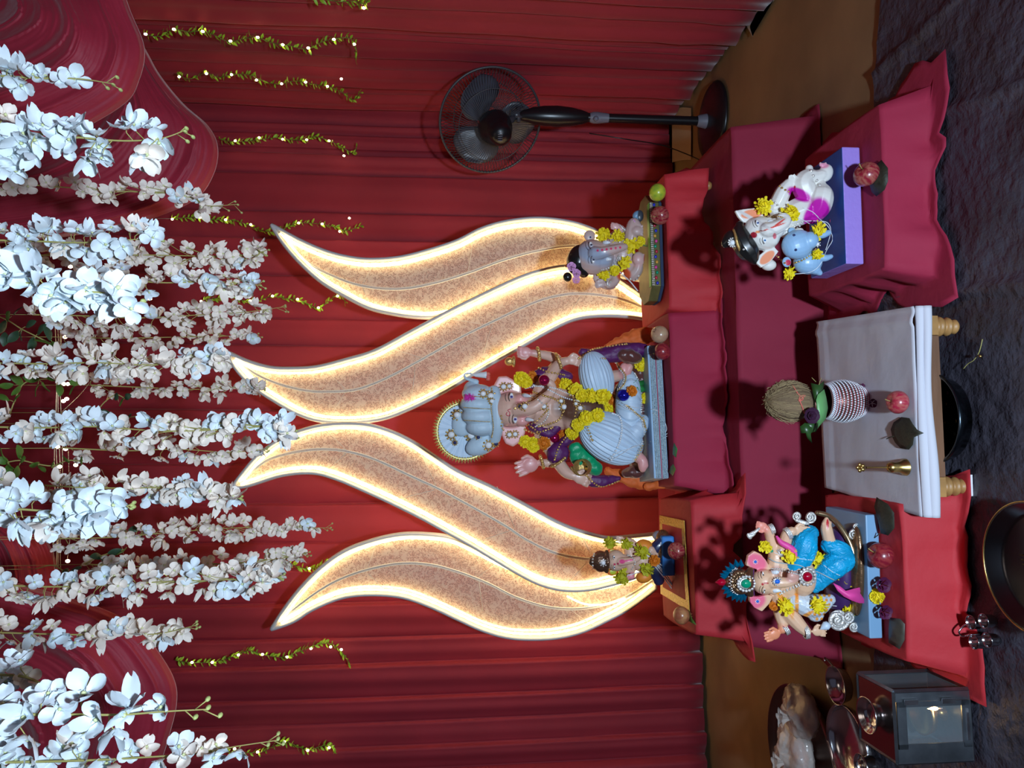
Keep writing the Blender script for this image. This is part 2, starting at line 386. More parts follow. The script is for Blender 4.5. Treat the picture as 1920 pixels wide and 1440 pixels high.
# front left stool
ZG = .15
QB = quadpx([(1703, 1243), (1688, 945)], ZG); a_ = Vector(QB[0]); b_ = Vector(QB[1]); dv = (b_ - a_).normalized(); nb = Vector((-dv.y, dv.x))
QB = [tuple(a_), tuple(b_), tuple(b_ + nb * .36), tuple(a_ + nb * .36)]
stool('low_stool', 'low wooden stool hidden under the red cloth at front left', shrink(QB, .012), ZG - .004, .02, .02)
drape('stool_cloth', 'bright red cloth over the front left stool, below the pale blue base', QB, ZG, .014, (.16, .16, .15, .16), .022, .020, 66, redcl_m, waves=6, hem=.02, cf=2.2)
# front middle stool, wood showing, white cloth on top
ZM = .132
QM = quadpx([(1734, 932), (1718, 592)], ZM); a_ = Vector(QM[0]); b_ = Vector(QM[1]); dv = (b_ - a_).normalized(); nb = Vector((-dv.y, dv.x))
QM = [tuple(a_), tuple(b_), tuple(b_ + nb * .455), tuple(a_ + nb * .455)]
ms = stool('low_stool', 'low wooden stool with turned legs at front centre, under the white cloth', QM, ZM, .016, .023, ap=.052)
f0 = Vector(shrink(QM, .038)[0]); obj('foot_wedge', MB().box((f0.x, f0.y, .0125), .05, .05, .007, Matrix.Rotation(.05, 3, 'Z')), white_m, ms, False)
obj('nail_plate', MB().box(P(1740, 705, 1.70), .018, .002, .006), mat('label_paper', (.5, .52, .4), .6), ms, False)
ext = quadpx([(1731, 969), (1714, 574), (1533, 603), (1550, 914)], ZM + .006)
def towel(u, v):
    A_, B_, C2, D_ = [Vector((p[0], p[1], 0)) for p in ext]
    p = A_.lerp(B_, u).lerp(D_.lerp(C2, u), v); p.z = ZM + .008 + .0015 * noise.noise(Vector((p.x * 12, p.y * 12, 1)))
    if v > .88: p.z += .002
    if u > .9: p.z += .004 * math.sin((u - .9) * 60)
    return p
mb = MB().grid(towel, 50, 40)
def towel_edge(u, v):
    A_, B_ = [Vector((p[0], p[1], 0)) for p in ext[:2]]
    p = A_.lerp(B_, u); a = v * PI * 1.25; rr_ = .0105 + .002 * math.sin(u * 7) + .002 * (1 - u)
    p += Vector((.0, -1, 0)) * (rr_ * math.sin(a)) ; p.z = ZM + .008 - rr_ + rr_ * math.cos(a) + .003 * math.sin(u * 5)
    return p
mb.grid(towel_edge, 60, 12)
def towel_edge2(u, v):
    p = towel_edge(u, v); q_ = towel_edge(u, 0); r_ = (p - q_) * 1.0; return q_ + r_ + Vector((0, -.006 - .002 * math.sin(u * 9), -.013))
mb.grid(towel_edge2, 60, 12)
o = obj('towel', mb, white_cl); md = o.modifiers.new('c', 'SOLIDIFY'); md.thickness = .0022; md.offset = 1
tag(o, 'white cloth with a thick folded front edge on the front centre stool', 'cloth')
# ------------------------------------------------------------------ swags
def swag(name, label, outer, inner, Yo, Yi, sgn, folds, seed):
    n = 70; O_ = spline(outer, n); I_ = spline(inner, n); r_ = random.Random(seed)
    fp = sorted(r_.uniform(.03, .97) for _ in range(folds)); fa = [r_.uniform(.5, 1.2) for _ in fp]
    def fn(u, v):
        i = min(int(u * (n - 1)), n - 2); t = u * (n - 1) - i
        ox = O_[i][0] * (1 - t) + O_[i + 1][0] * t; oy = O_[i][1] * (1 - t) + O_[i + 1][1] * t
        ix = I_[i][0] * (1 - t) + I_[i + 1][0] * t; iy = I_[i][1] * (1 - t) + I_[i + 1][1] * t
        vv = v + .05 * noise.noise(Vector((u * 2.2, v * 2, seed)))
        x = ix + (ox - ix) * v; y = iy + (oy - iy) * v
        Y = Yi + (Yo - Yi) * v - .13 * math.sin(PI * min(1, v * 1.02)) * math.sin(PI * u) ** .5
        d = 0
        for f_, a_ in zip(fp, fa):
            q_ = vv - f_
            q = (vv + .10 * (u - .5) * math.sin(f_ * 40) - f_) / (.045 if q_ < 0 else .11)
            d += a_ * .022 * math.exp(-q * q) * (1 if q < 0 else .6) 
        d += .010 * noise.noise(Vector((u * 1.5, v * 7, seed + 2))) + .002 * noise.noise(Vector((u * 3, v * 30, seed + 5)))
        if v > .965: Y += (v - .965) * 1.2
        d += .0045 * noise.noise(Vector((u * 2.0, v * 34, seed + 7))) + .0022 * noise.noise(Vector((u * 4, v * 80, seed + 9)))
        return P(x, y, Y - d)
    o = obj(name, MB().grid(fn, 110, 150), satin_m); md = o.modifiers.new('c', 'SOLIDIFY'); md.thickness = .004
    return tag(o, label, 'swag')
swag('fabric_swag', 'upper layer of the big crimson satin swag gathered at top right', [(225, -40), (245, 20), (268, 75), (272, 110), (262, 150), (240, 190), (170, 235), (80, 275), (-20, 310), (-60, 330)],
     [(-60, -60), (-55, -50), (-50, -45), (-45, -40), (-45, -30), (-50, -25), (-55, -20), (-60, -20), (-65, -15), (-70, -10)], 2.45, 2.6, 1, 9, 3)
swag('fabric_swag', 'lower layer of the big crimson satin swag, hanging furthest down at right', [(150, -20), (250, 60), (300, 140), (345, 195), (390, 235), (409, 275), (402, 325), (370, 372), (300, 405), (200, 432), (90, 448), (-40, 460)],
     [(100, -20), (150, 40), (160, 90), (150, 130), (130, 170), (100, 200), (60, 230), (30, 250), (0, 270), (-30, 280), (-60, 290), (-80, 300)], 2.9, 3.0, 1, 8, 9)
swag('fabric_swag', 'crimson satin swag gathered at top left behind the largest blossom strand', [(-60, 1070), (40, 1095), (130, 1120), (210, 1148), (262, 1180), (300, 1225), (328, 1275), (332, 1320), (318, 1380), (300, 1440), (290, 1480)],
     [(-60, 1330), (-55, 1340), (-50, 1350), (-45, 1365), (-40, 1380), (-35, 1395), (-30, 1410), (-30, 1425), (-30, 1440), (-35, 1455), (-40, 1470)], 2.7, 2.8, 1, 8, 14)
swag('fabric_swag', 'narrow dark red swag across the top between the wire and the left swag', [(-40, 930), (40, 985), (85, 1010), (105, 1050), (112, 1090), (112, 1130), (95, 1165), (60, 1200)],
     [(-90, 960), (-80, 1000), (-70, 1030), (-60, 1060), (-60, 1090), (-60, 1120), (-60, 1150), (-60, 1180)], 3.2, 3.2, 1, 5, 19)
# ------------------------------------------------------------------ lit leaf panels
def lace_mat():
    M_ = bpy.data.materials.new('lace'); M_.use_nodes = True; nt = M_.node_tree; N = nt.nodes; L = nt.links; b = N['Principled BSDF']
    b.inputs['Roughness'].default_value = .7
    tc = N.new('ShaderNodeTexCoord'); v = N.new('ShaderNodeTexVoronoi'); v.feature = 'DISTANCE_TO_EDGE'; v.inputs['Scale'].default_value = 190
    L.new(tc.outputs['Object'], v.inputs['Vector'])
    n = N.new('ShaderNodeTexNoise'); n.inputs['Scale'].default_value = 55; n.inputs['Detail'].default_value = 4; n.inputs['Distortion'].default_value = 1.5; L.new(tc.outputs['Object'], n.inputs['Vector'])
    r1 = N.new('ShaderNodeMapRange'); r1.inputs[1].default_value = .12; r1.inputs[2].default_value = .2; L.new(v.outputs['Distance'], r1.inputs[0])   # hole
    r2 = N.new('ShaderNodeMapRange'); r2.inputs[1].default_value = .47; r2.inputs[2].default_value = .55; r2.inputs[3].default_value = 1; r2.inputs[4].default_value = 0; L.new(n.outputs[0], r2.inputs[0])
    mu = N.new('ShaderNodeMath'); mu.operation = 'MULTIPLY'; L.new(r1.outputs[0], mu.inputs[0]); L.new(r2.outputs[0], mu.inputs[1])
    al = N.new('ShaderNodeMapRange'); al.inputs[3].default_value = .92; al.inputs[4].default_value = .35; L.new(mu.outputs[0], al.inputs[0]); L.new(al.outputs[0], b.inputs['Alpha'])
    mx = N.new('ShaderNodeMix'); mx.data_type = 'RGBA'; L.new(r2.outputs[0], mx.inputs[0]); mx.inputs[6].default_value = (.86, .76, .62, 1); mx.inputs[7].default_value = (.80, .62, .48, 1)
    L.new(mx.outputs[2], b.inputs['Base Color'])
    tr = N.new('ShaderNodeBsdfTranslucent'); L.new(mx.outputs[2], tr.inputs[0]); ms_ = N.new('ShaderNodeMixShader'); ms_.inputs[0].default_value = .3
    # translucency goes through the same holes
    tp = N.new('ShaderNodeBsdfTransparent'); m2 = N.new('ShaderNodeMixShader'); L.new(al.outputs[0], m2.inputs[0]); L.new(tp.outputs[0], m2.inputs[1]); L.new(tr.outputs[0], m2.inputs[2])
    L.new(b.outputs[0], ms_.inputs[1]); L.new(m2.outputs[0], ms_.inputs[2]); L.new(ms_.outputs[0], N['Material Output'].inputs[0])
    return M_
lace = lace_mat(); rim_m = mat('leaf_rim', (.62, .62, .62), .6, bump=.2, bscale=60); cord_m = mat('white_cord', (.85, .80, .68), .4)
def c1(p): return [(420 + a / 2.2857, 380 + b / 2.2857) for a, b in p]
def c2(p): return [(420 + a / 2.2857, 770 + b / 2.2857) for a, b in p]
def lit_leaf(label, up, lo, mid, Y, wires, extra=None, gaps=()):
    n = 90; U_ = spline(up, n); L_ = spline(lo, n); M_ = spline(mid, 60); s = Y / F
    base = P(*U_[-1], Y)
    t = thing('lit_leaf', label, 'light decoration', (base.x, Y, ZL + .004), 'lit leaf panels')
    def fn(u, v):
        i = min(int(v * (n - 1) + .5), n - 1); a, b = U_[i], L_[i]
        return P(a[0] + (b[0] - a[0]) * u, a[1] + (b[1] - a[1]) * u, Y + .006 - .01 * math.sin(PI * u))
    obj('lace_panel', MB().grid(fn, 10, n - 1), lace, t)
    ring = [P(x, y, Y) for x, y in U_] + [P(x, y, Y) for x, y in L_[::-1][1:]]
    mb = MB(); mb.tube(ring[:n], 4.2 * s, 8, flat=2.2); mb.tube(ring[n - 1:][::-1] if 0 else ring[n - 1:], 4.2 * s, 8, flat=2.2)
    obj('rim', mb, rim_m, t)
    for side, A_, B_ in ((0, U_, L_), (1, L_, U_)):
        pts = []
        for i in range(3, n - 1):
            dx = A_[min(i + 1, n - 1)][0] - A_[i - 1][0]; dy = A_[min(i + 1, n - 1)][1] - A_[i - 1][1]; l = math.hypot(dx, dy); nx, ny = -dy / l, dx / l
            if (B_[i][0] - A_[i][0]) * nx + (B_[i][1] - A_[i][1]) * ny < 0: nx, ny = -nx, -ny
            wd = math.hypot(B_[i][0] - A_[i][0], B_[i][1] - A_[i][1]); o = min(8.0, wd * .33)
            pts.append(P(A_[i][0] + nx * o, A_[i][1] + ny * o, Y - .016))
        rs = [(1.8 + .6 * (k % 2)) * s for k in range(len(pts))]
        obj('led_strip', MB().tube(pts, rs, 6), strip_m, t)
        obj('added_rear_strip', MB().tube([p + Vector((0, .05, 0)) for p in pts], 2.4 * s, 6), rear_glow_m, t)  # added glowing strip behind the panel, lights curtain and lace from the rear
    mb = MB()
    for o_ in (-1.6, 1.6): mb.tube([P(x, y + o_, Y - .012) for x, y in M_], 1.4 * s, 6)
    obj('midrib', mb, cord_m, t)
    if extra: obj('led_strip', MB().tube([P(x, y, Y - .02) for x, y in spline(extra, 20)], 1.6 * s, 6), strip_m, t)
    for a, b in wires: obj('wire', MB().tube([P(*a, Y - .012), P(*b, Y - .012)], .7 * s, 5), cord_m, t)
    return t
lit_leaf('glowing lace leaf panel at far right, behind the rear right statue', c1([(205, 97), (330, 165), (450, 215), (560, 240), (650, 245), (760, 235), (880, 205), (1000, 165), (1100, 115), (1200, 85), (1320, 70), (1420, 75), (1520, 95), (1620, 135), (1720, 190), (1800, 260), (1880, 330)]),
    c1([(205, 97), (260, 180), (330, 260), (420, 340), (520, 400), (620, 450), (720, 475), (830, 490), (920, 488), (1050, 460), (1200, 400), (1350, 350), (1500, 320), (1620, 310), (1720, 320), (1800, 335), (1880, 345)]),
    c1([(240, 130), (350, 250), (480, 320), (600, 358), (750, 370), (900, 345), (1050, 300), (1200, 245), (1350, 205), (1500, 185), (1650, 210), (1780, 290)]), 3.27,
    [(c1([(655, 245)])[0], c1([(590, 355)])[0]), (c1([(590, 355)])[0], c1([(632, 450)])[0]), (c1([(1075, 125)])[0], c1([(1045, 300)])[0]), (c1([(1050, 305)])[0], c1([(1150, 380)])[0])])
lit_leaf('glowing lace leaf panel right of centre, crossing in front of its right neighbour', c1([(12, 640), (100, 680), (200, 708), (300, 712), (400, 705), (520, 675), (650, 635), (800, 555), (950, 475), (1100, 400), (1250, 330), (1350, 295), (1450, 275), (1550, 275), (1650, 305), (1750, 370), (1850, 440)]),
    c1([(12, 640), (60, 720), (130, 790), (220, 850), (320, 905), (420, 935), (550, 940), (680, 925), (800, 880), (950, 805), (1100, 715), (1250, 630), (1400, 545), (1500, 500), (1600, 485), (1720, 487), (1850, 505)]),
    c1([(50, 670), (130, 730), (230, 775), (350, 805), (450, 810), (570, 800), (700, 750), (850, 670), (1000, 585), (1150, 510), (1300, 440), (1400, 405), (1500, 390), (1600, 395), (1700, 412), (1800, 450)]), 3.19,
    [(c1([(970, 500)])[0], c1([(1140, 525)])[0]), (c1([(700, 620)])[0], c1([(850, 665)])[0]), (c1([(820, 700)])[0], c1([(800, 870)])[0]), (c1([(520, 810)])[0], c1([(450, 925)])[0]), (c1([(450, 730)])[0], c1([(520, 800)])[0]), (c1([(1150, 520)])[0], c1([(1110, 650)])[0]), (c1([(1530, 400)])[0], c1([(1450, 520)])[0])])
lit_leaf('glowing lace leaf panel left of centre, its lower end behind the rear left statue', c2([(35, 330), (80, 270), (150, 190), (250, 120), (370, 75), (480, 58), (600, 60), (700, 85), (800, 130), (900, 195), (1000, 260), (1150, 330), (1300, 410), (1420, 475), (1520, 515), (1640, 545), (1740, 540), (1840, 530), (1900, 525)]),
    c2([(35, 330), (110, 318), (250, 275), (380, 265), (480, 290), (600, 340), (720, 395), (850, 460), (950, 515), (1050, 570), (1150, 630), (1250, 690), (1350, 740), (1450, 765), (1550, 765), (1650, 745), (1750, 715), (1840, 680), (1900, 650)]),
    c2([(90, 290), (180, 215), (300, 178), (420, 165), (530, 175), (650, 210), (800, 280), (920, 335), (1050, 405), (1200, 490), (1300, 555), (1420, 610), (1550, 635), (1700, 640), (1860, 610)]), 3.15,
    [(c2([(425, 70)])[0], c2([(530, 175)])[0]), (c2([(530, 175)])[0], c2([(425, 275)])[0]), (c2([(825, 145)])[0], c2([(910, 325)])[0]), (c2([(900, 340)])[0], c2([(725, 385)])[0]), (c2([(1170, 325)])[0], c2([(1245, 500)])[0]), (c2([(1240, 510)])[0], c2([(1060, 570)])[0]), (c2([(1520, 510)])[0], c2([(1570, 610)])[0]), (c2([(1550, 655)])[0], c2([(1465, 750)])[0])])
lit_leaf('glowing lace leaf panel at far left, partly behind its right neighbour', c2([(205, 935), (260, 850), (330, 760), (420, 670), (520, 600), (640, 555), (760, 530), (880, 530), (980, 545), (1080, 590), (1200, 650), (1350, 710), (1480, 745), (1600, 745), (1720, 715), (1850, 670)]),
    c2([(205, 935), (300, 900), (380, 850), (500, 800), (620, 785), (760, 795), (880, 835), (1000, 890), (1100, 935), (1200, 965), (1300, 975), (1420, 970), (1530, 945), (1640, 895), (1740, 840), (1860, 750)]),
    c2([(250, 890), (380, 790), (480, 730), (600, 685), (750, 655), (880, 660), (1000, 690), (1130, 740), (1250, 800), (1380, 840), (1500, 850), (1620, 835), (1740, 790), (1850, 720)]), 3.24,
    [(c2([(640, 600)])[0], c2([(610, 690)])[0]), (c2([(620, 700)])[0], c2([(680, 760)])[0]), (c2([(1175, 650)])[0], c2([(1090, 710)])[0]), (c2([(1090, 715)])[0], c2([(1110, 860)])[0]), (c2([(1480, 850)])[0], c2([(1590, 930)])[0])], extra=c2([(1470, 795), (1520, 820), (1570, 832), (1640, 828), (1720, 805)]))
# ------------------------------------------------------------------ hanging fairy light vines
def leafmesh(name, L, W, m_, nseg=4, bend=.2):
    mb = MB()
    def fn(u, v):
        wv = math.sin(PI * min(1, u * .96 + .03)) ** .75 * W / 2
        return Vector(((v - .5) * 2 * wv, L * u, L * bend * (u * u) * .5 - abs(v - .5) * W * .25 + L * .1 * math.sin(u * 4)))
    mb.grid(fn, nseg, 2); return mesh(name, mb, m_)
VL = leafmesh('vine_leaf', .026, .010, vleaf_m)
bm_ = MB().ell((0, 0, 0), .0052, .0052, .0065, nu=8, nv=5); BULB = mesh('bulb', bm_, led_w)
VN = []
def vine(label, pts, bulbs, off=.06, hang=None):
    n = max(30, int(abs(pts[-1][0] - pts[0][0]) / 3)); sp = spline(pts, n)
    W_ = [PWALL(x, y, off + .008 * math.sin(i * .9)) for i, (x, y) in enumerate(sp)]
    t = thing('fairy_light_vine', label, 'string lights', tuple(W_[0]), 'fairy light vines on the curtain')
    mb = MB().tube(W_, .0016, 5)
    if hang: mb.tube([PWALL(x, y, off) for x, y in spline(hang, 10)], .0009, 4)
    obj('stem', mb, mat('vine_stem', (.12, .20, .03), .6), t)
    r_ = random.Random(int(pts[0][1]))
    for i in range(1, n - 1):
        if i % 1 == 0:
            d = (W_[i + 1] - W_[i - 1]).normalized()
            for k in range(1):
                a = r_.uniform(-1.1, 1.1) + (0 if k == 0 else PI); q = d.to_track_quat('Y', 'Z').to_euler()
                e = (d.to_track_quat('Y', 'Z').to_matrix() @ Euler((r_.uniform(-.4, .4), r_.uniform(-.9, .9), (1 if (i + k) % 2 else -1) * r_.uniform(.5, 1.1))).to_matrix()).to_euler()
                inst('leaf', VL, t, W_[i], e, r_.uniform(.75, 1.15))
    for x, y in bulbs: inst('bulb', BULB, t, PWALL(x, y, off + .012))
V_ = [
 ('fairy light vine hanging over the side curtain at the far right edge', [(268, 64), (300, 68), (325, 55), (355, 60), (380, 57), (400, 65), (430, 78), (455, 73), (480, 70), (510, 80), (540, 85), (575, 92), (600, 80), (625, 73), (655, 72), (667, 88), (667, 112)], [(273, 64), (326, 55), (380, 59), (432, 77), (483, 70), (530, 84), (578, 90), (626, 74), (664, 83)]),
 ('fairy light vine between the far right one and the right swag', [(330, 138), (355, 148), (385, 137), (410, 145), (435, 140), (465, 140), (490, 150), (520, 158), (550, 152), (575, 155), (600, 160), (620, 163), (645, 175), (662, 187), (678, 172)], [(336, 144), (387, 138), (434, 140), (481, 150), (528, 157), (573, 154), (640, 148), (614, 162)]),
 ('fairy light vine below the tip of the right swag, above the fan side', [(410, 260), (430, 265), (460, 265), (485, 262), (520, 258), (545, 262), (570, 262), (590, 256), (620, 265), (640, 275), (663, 287), (670, 270)], [(441, 264), (486, 258), (530, 261), (575, 262), (617, 264), (645, 292)]),
 ('fairy light vine passing behind the tip of the far right leaf', [(320, 410), (350, 408), (375, 408), (400, 412), (430, 412), (460, 420), (490, 432), (515, 434), (540, 425), (560, 418), (600, 420), (625, 425), (650, 432), (680, 422)], [(323, 411), (375, 408), (423, 412), (470, 421), (560, 418), (604, 420), (637, 434), (655, 409)]),
 ('fairy light vine hanging between the two right leaf tips', [(380, 562), (400, 560), (425, 557), (455, 563), (480, 565), (510, 555), (535, 560), (560, 562), (580, 572), (600, 577), (615, 565), (635, 553), (650, 568)], [(377, 565), (425, 557), (469, 564), (511, 555), (558, 561), (597, 577), (633, 555)]),
 ('fairy light vine threading the blossoms above the far left leaf', [(300, 1072), (340, 1075), (380, 1070), (430, 1068), (460, 1064), (490, 1061), (520, 1060), (545, 1058), (565, 1065), (590, 1066), (608, 1056), (630, 1050)], [(306, 1075), (358, 1072), (447, 1067), (491, 1061), (537, 1055), (580, 1066), (614, 1053)]),
 ('fairy light vine just left of the far left leaf', [(328, 1238), (355, 1242), (395, 1242), (425, 1235), (450, 1225), (470, 1220), (495, 1228), (530, 1232), (560, 1222), (590, 1210), (620, 1207), (640, 1222), (655, 1243)], [(360, 1242), (398, 1242), (447, 1228), (492, 1227), (538, 1232), (583, 1216), (620, 1213), (640, 1218)]),
 ('fairy light vine at the far left edge under a blossom strand', [(420, 1410), (450, 1411), (490, 1410), (515, 1398), (535, 1391), (555, 1398), (577, 1407), (600, 1400), (620, 1398), (628, 1406)], [(440, 1404), (483, 1410), (533, 1391), (577, 1407), (617, 1402)]),
]
for l_, p_, b_l in V_: vine(l_, p_, b_l, off=.10)
vine('short fairy light vine end at the very top of the side curtain', [(560, -12), (600, -2), (640, 3), (665, 2), (682, 8), (688, 2)], [(682, 15)], off=.1)
# bundle of light wires across the top
t = thing('light_wire_bundle', 'horizontal bundle of clear wires with bright bulbs across the top centre', 'string lights', tuple(P(108, 800, 3.1)))
for i, (xo, w0) in enumerate(((104, 0), (107, 1.2), (111, 2.2), (115, 3.1))):
    obj('wire', MB().tube([P(xo + 2.2 * math.sin(y_ * .02 + w0), y_, 3.1 + .01 * i) for y_ in range(560, 1075, 12)], .0016, 5), clear_m, t)
for x, y in ((118, 578), (120, 592), (122, 632), (120, 720), (127, 720), (119, 752), (125, 748), (108, 838), (123, 842), (112, 875), (142, 872), (113, 935), (100, 968), (108, 965), (90, 1003), (127, 1052), (142, 990), (5, 440), (36, 1135), (132, 500), (281, 560)):
    inst('bulb', BULB, t, P(x, y, 3.06), s=1.3)
for pts in ([(113, 775), (150, 740), (172, 712)], [(190, 880), (200, 905), (202, 945)], [(215, 960), (225, 1010), (232, 1040)], [(228, 1110), (232, 1140)], [(245, 443), (252, 412), (320, 410)], [(128, 845), (132, 990), (126, 1050)], [(98, 1000), (103, 1080)]):
    obj('wire', MB().tube([P(x, y, 3.1) for x, y in spline(pts, 8)], .0011, 4), clear_m, t)
# ------------------------------------------------------------------ blossom strands
def blossom_mesh(seed, m_, fold=.0):
    r_ = random.Random(seed); mb = MB(); mb.mi = 0
    for k in range(4):
        a = k * PI / 2 + r_.uniform(-.15, .15); L = .025 * r_.uniform(.85, 1.1); W = .0125 * r_.uniform(.9, 1.1); cup = r_.uniform(.05, .5) + (fold if k % 2 else fold * .3)
        ca, sa = math.cos(a), math.sin(a)
        def fn(u, v):
            u = math.sin(u * PI / 2); wv = W * .92 * (math.sqrt(max(.02, 1 - ((u - .6) / .415) ** 2)) if u > .2 else .3 + .2 * u); xx = (v - .5) * 2 * wv; rr_ = L * u
            zz = L * cup * u * u - .003 * math.cos((v - .5) * 4) + .002 * math.sin(u * 5 + v * 5 + k)
            yy = rr_ * math.cos(cup * .5); return Vector((yy * ca - xx * sa, yy * sa + xx * ca, zz))
        mb.grid(fn, 6, 4)
    mb.mi = 1; mb.ell((0, 0, .001), .0028, .0028, .003, nu=7, nv=4)
    return mesh('blossom', mb, [m_, petal_eye])
BLW = [blossom_mesh(i, petal_w, f) for i, f in enumerate((0, .15, .5, 1.0))]; BLC = [blossom_mesh(i + 9, petal_c, f) for i, f in enumerate((0, .15, .5, 1.0))]
BUD = mesh('bud', MB().ell((0, .006, 0), .0035, .007, .0035, nu=8, nv=6), mat('bud_m', (.45, .52, .18), .6))
def strand(label, path, Y, spread, count, tip, cream=.3, size=1.0, spots=None, seed=0, grp='white blossom strands', dens_end=.5):  # cream: share of blossoms with warm light put into their petal colour
    """path: image points top -> tip; spread px; count blossoms; tip = px length of bare stem"""
    r_ = random.Random(seed * 13 + 5); n = 60; sp = spline(path, n)
    count = int(count * .88)
    if Y > 1.6: spread *= .88; count = int(count * .9); size *= .95; cream = min(.9, cream + .3)  # farther strands take more of the warm-lit petal colour
    def at(f_): 
        q = f_ * (n - 1); i = min(int(q), n - 2); t = q - i; return sp[i][0] * (1 - t) + sp[i + 1][0] * t, sp[i][1] * (1 - t) + sp[i + 1][1] * t
    top = P(path[0][0], path[0][1], Y)
    t = thing('blossom_strand', label, 'flower strand', tuple(top), grp)
    obj('hanging_thread', MB().tube([top, Vector((top.x, top.y, 4.0))], .0008, 4), stem_m, t)
    mb = MB(); mb.tube([P(x, y, Y) for x, y in sp], [.0022 - .0014 * i / n for i in range(n)], 6)
    items = []
    if spots: items = [(x, y, None) for x, y in spots]
    Ltot = abs(path[-1][0] - path[0][0]); last = 1 - tip / Ltot
    for k in range(count):
        f_ = (k + r_.uniform(0, .9)) / count; f_ = (f_ ** .93) * last
        x, y = at(f_); taper = 1 if f_ < .6 * last else 1 - (1 - dens_end) * (f_ / last - .6) / .4
        items.append((x + r_.uniform(-5, 5), y + r_.choice((-1, 1)) * spread * taper * r_.uniform(.1, 1), f_))
    for x, y, f_ in items:
        dY = r_.uniform(-1, 1) * spread * Y / F * .8; q = P(x, y, Y + dY)
        # branchlet from the stem a little above
        bx = x - r_.uniform(8, 22); fb = min(max((bx - path[0][0]) / (path[-1][0] - path[0][0]), 0), 1); b_ = at(fb); b3 = P(b_[0], b_[1], Y)
        mid = (b3 + q) / 2 + Vector((0, 0, .004)); mb.tube([b3, mid, q], .0009, 4, caps=False)
        out = (q - P(*at(min(max(fb, 0), 1)), Y)); face = Vector((out.x * 1.2 / max(out.length, 1e-4) + r_.uniform(-.6, .6), -r_.uniform(.3, 1.3), r_.uniform(-.9, .35)))
        me = r_.choice(BLC if r_.random() < cream else BLW); e = face.to_track_quat('Z', 'Y').to_matrix() @ Matrix.Rotation(r_.uniform(0, 6.3), 3, 'Z')
        inst('blossom', me, t, q, e.to_euler(), size * r_.uniform(.78, 1.12))
    # bare tip with buds
    tx, ty = sp[-1]
    for k in range(3):
        a = at(1 - (tip * (.2 + .25 * k)) / Ltot); e_ = (a[0] + r_.uniform(.2, .45) * tip, a[1] + (-1) ** k * r_.uniform(.1, .3) * tip)
        mb.tube([P(*a, Y), P(*e_, Y)], .0009, 4); inst('bud', BUD, t, P(*e_, Y), (0, 0, 0), size * .9)
    inst('bud', BUD, t, P(tx, ty, Y), (0, 0, 0), size * .9)
    obj('stem', mb, stem_m, t)
strand('topmost right short white blossom strand over the satin swag', [(-30, 140), (60, 146), (130, 147), (168, 150), (210, 157)], 1.35, 14, 0, 45, .1, spots=[(5, 128), (22, 122), (35, 128), (62, 140), (40, 160), (20, 150), (85, 142), (118, 148), (140, 150), (-15, 140)], seed=1)
strand('long white blossom strand with branching green tips over the right swag', [(-30, 245), (60, 250), (150, 258), (230, 264), (300, 260), (345, 245)], 1.2, 24, 0, 45, .12, spots=[(10, 215), (25, 240), (5, 265), (18, 290), (30, 320), (-5, 310), (60, 232), (80, 236), (65, 262), (60, 290), (45, 250), (110, 245), (140, 232), (148, 250), (130, 262), (118, 275), (178, 250), (185, 275), (168, 300), (190, 295), (235, 235), (250, 232), (288, 240), (298, 268), (275, 290), (265, 300), (-15, 240), (0, 235), (40, 268)], seed=2)
strand('warm-lit blossom strand with small flowers ending in a forked dry tip at right', [(-30, 345), (60, 347), (160, 354), (260, 360), (350, 362), (385, 385), (445, 383)], 2.0, 16, 40, 65, .7, seed=3, dens_end=.8)
strand('broad white blossom strand hanging in front of the left edge of the right swag', [(-30, 450), (60, 452), (150, 455), (230, 450), (300, 448)], 1.45, 28, 38, 12, .2, seed=4, dens_end=.9)
strand('warm-lit blossom strand just left of the broad white one, reaching lower', [(60, 478), (150, 480), (260, 478), (380, 480), (470, 478), (492, 472)], 2.1, 26, 78, 30, .6, seed=5)
strand('nearest white strand at top with big pale blossoms, right of the green branch', [(-30, 530), (60, 532), (130, 545), (200, 550), (265, 570)], .98, 30, 24, 20, .0, seed=6)
strand('white blossom strand behind the nearest one, ending in small buds', [(150, 520), (220, 522), (300, 530), (400, 528), (455, 532), (488, 535)], 1.8, 24, 46, 30, .35, seed=7)
strand('warm-lit blossom strand with a long tip pointing at the right centre leaf', [(60, 590), (150, 592), (260, 596), (380, 590), (460, 585), (535, 575)], 2.2, 22, 60, 40, .6, seed=8)
strand('thin warm-lit blossom strand left of it, short and high', [(120, 632), (220, 634), (330, 632), (430, 630), (483, 630)], 2.5, 15, 40, 20, .7, seed=9)
strand('dense white blossom strand directly above the tip of the right centre leaf', [(-30, 680), (80, 682), (180, 680), (280, 684), (380, 676), (425, 672)], 1.75, 24, 74, 18, .3, seed=10)
strand('small-flowered warm-lit strand overlapping the right centre leaf', [(170, 722), (260, 726), (360, 730), (450, 728), (495, 730)], 2.5, 15, 46, 8, .6, seed=11)
strand('white blossom strand hanging down the middle, beside the wire bundle', [(-30, 800), (80, 802), (180, 800), (300, 808), (420, 806), (510, 800), (545, 818)], 1.65, 26, 84, 35, .25, seed=12, dens_end=.7)
strand('warm-lit strand tucked behind the middle white strand', [(120, 840), (240, 845), (330, 842), (430, 848), (500, 842)], 2.1, 20, 40, 22, .7, seed=13)
strand('white strand with a thin curling warm-lit tail right of the left centre leaf tip', [(-30, 905), (80, 910), (180, 915), (300, 915), (380, 925), (450, 935)], 1.7, 26, 74, 14, .35, seed=14, dens_end=.35)
strand('near white strand with large pale blossoms at upper left centre', [(-30, 950), (40, 955), (110, 958), (180, 950), (245, 948)], 1.2, 34, 30, 20, .05, seed=15)
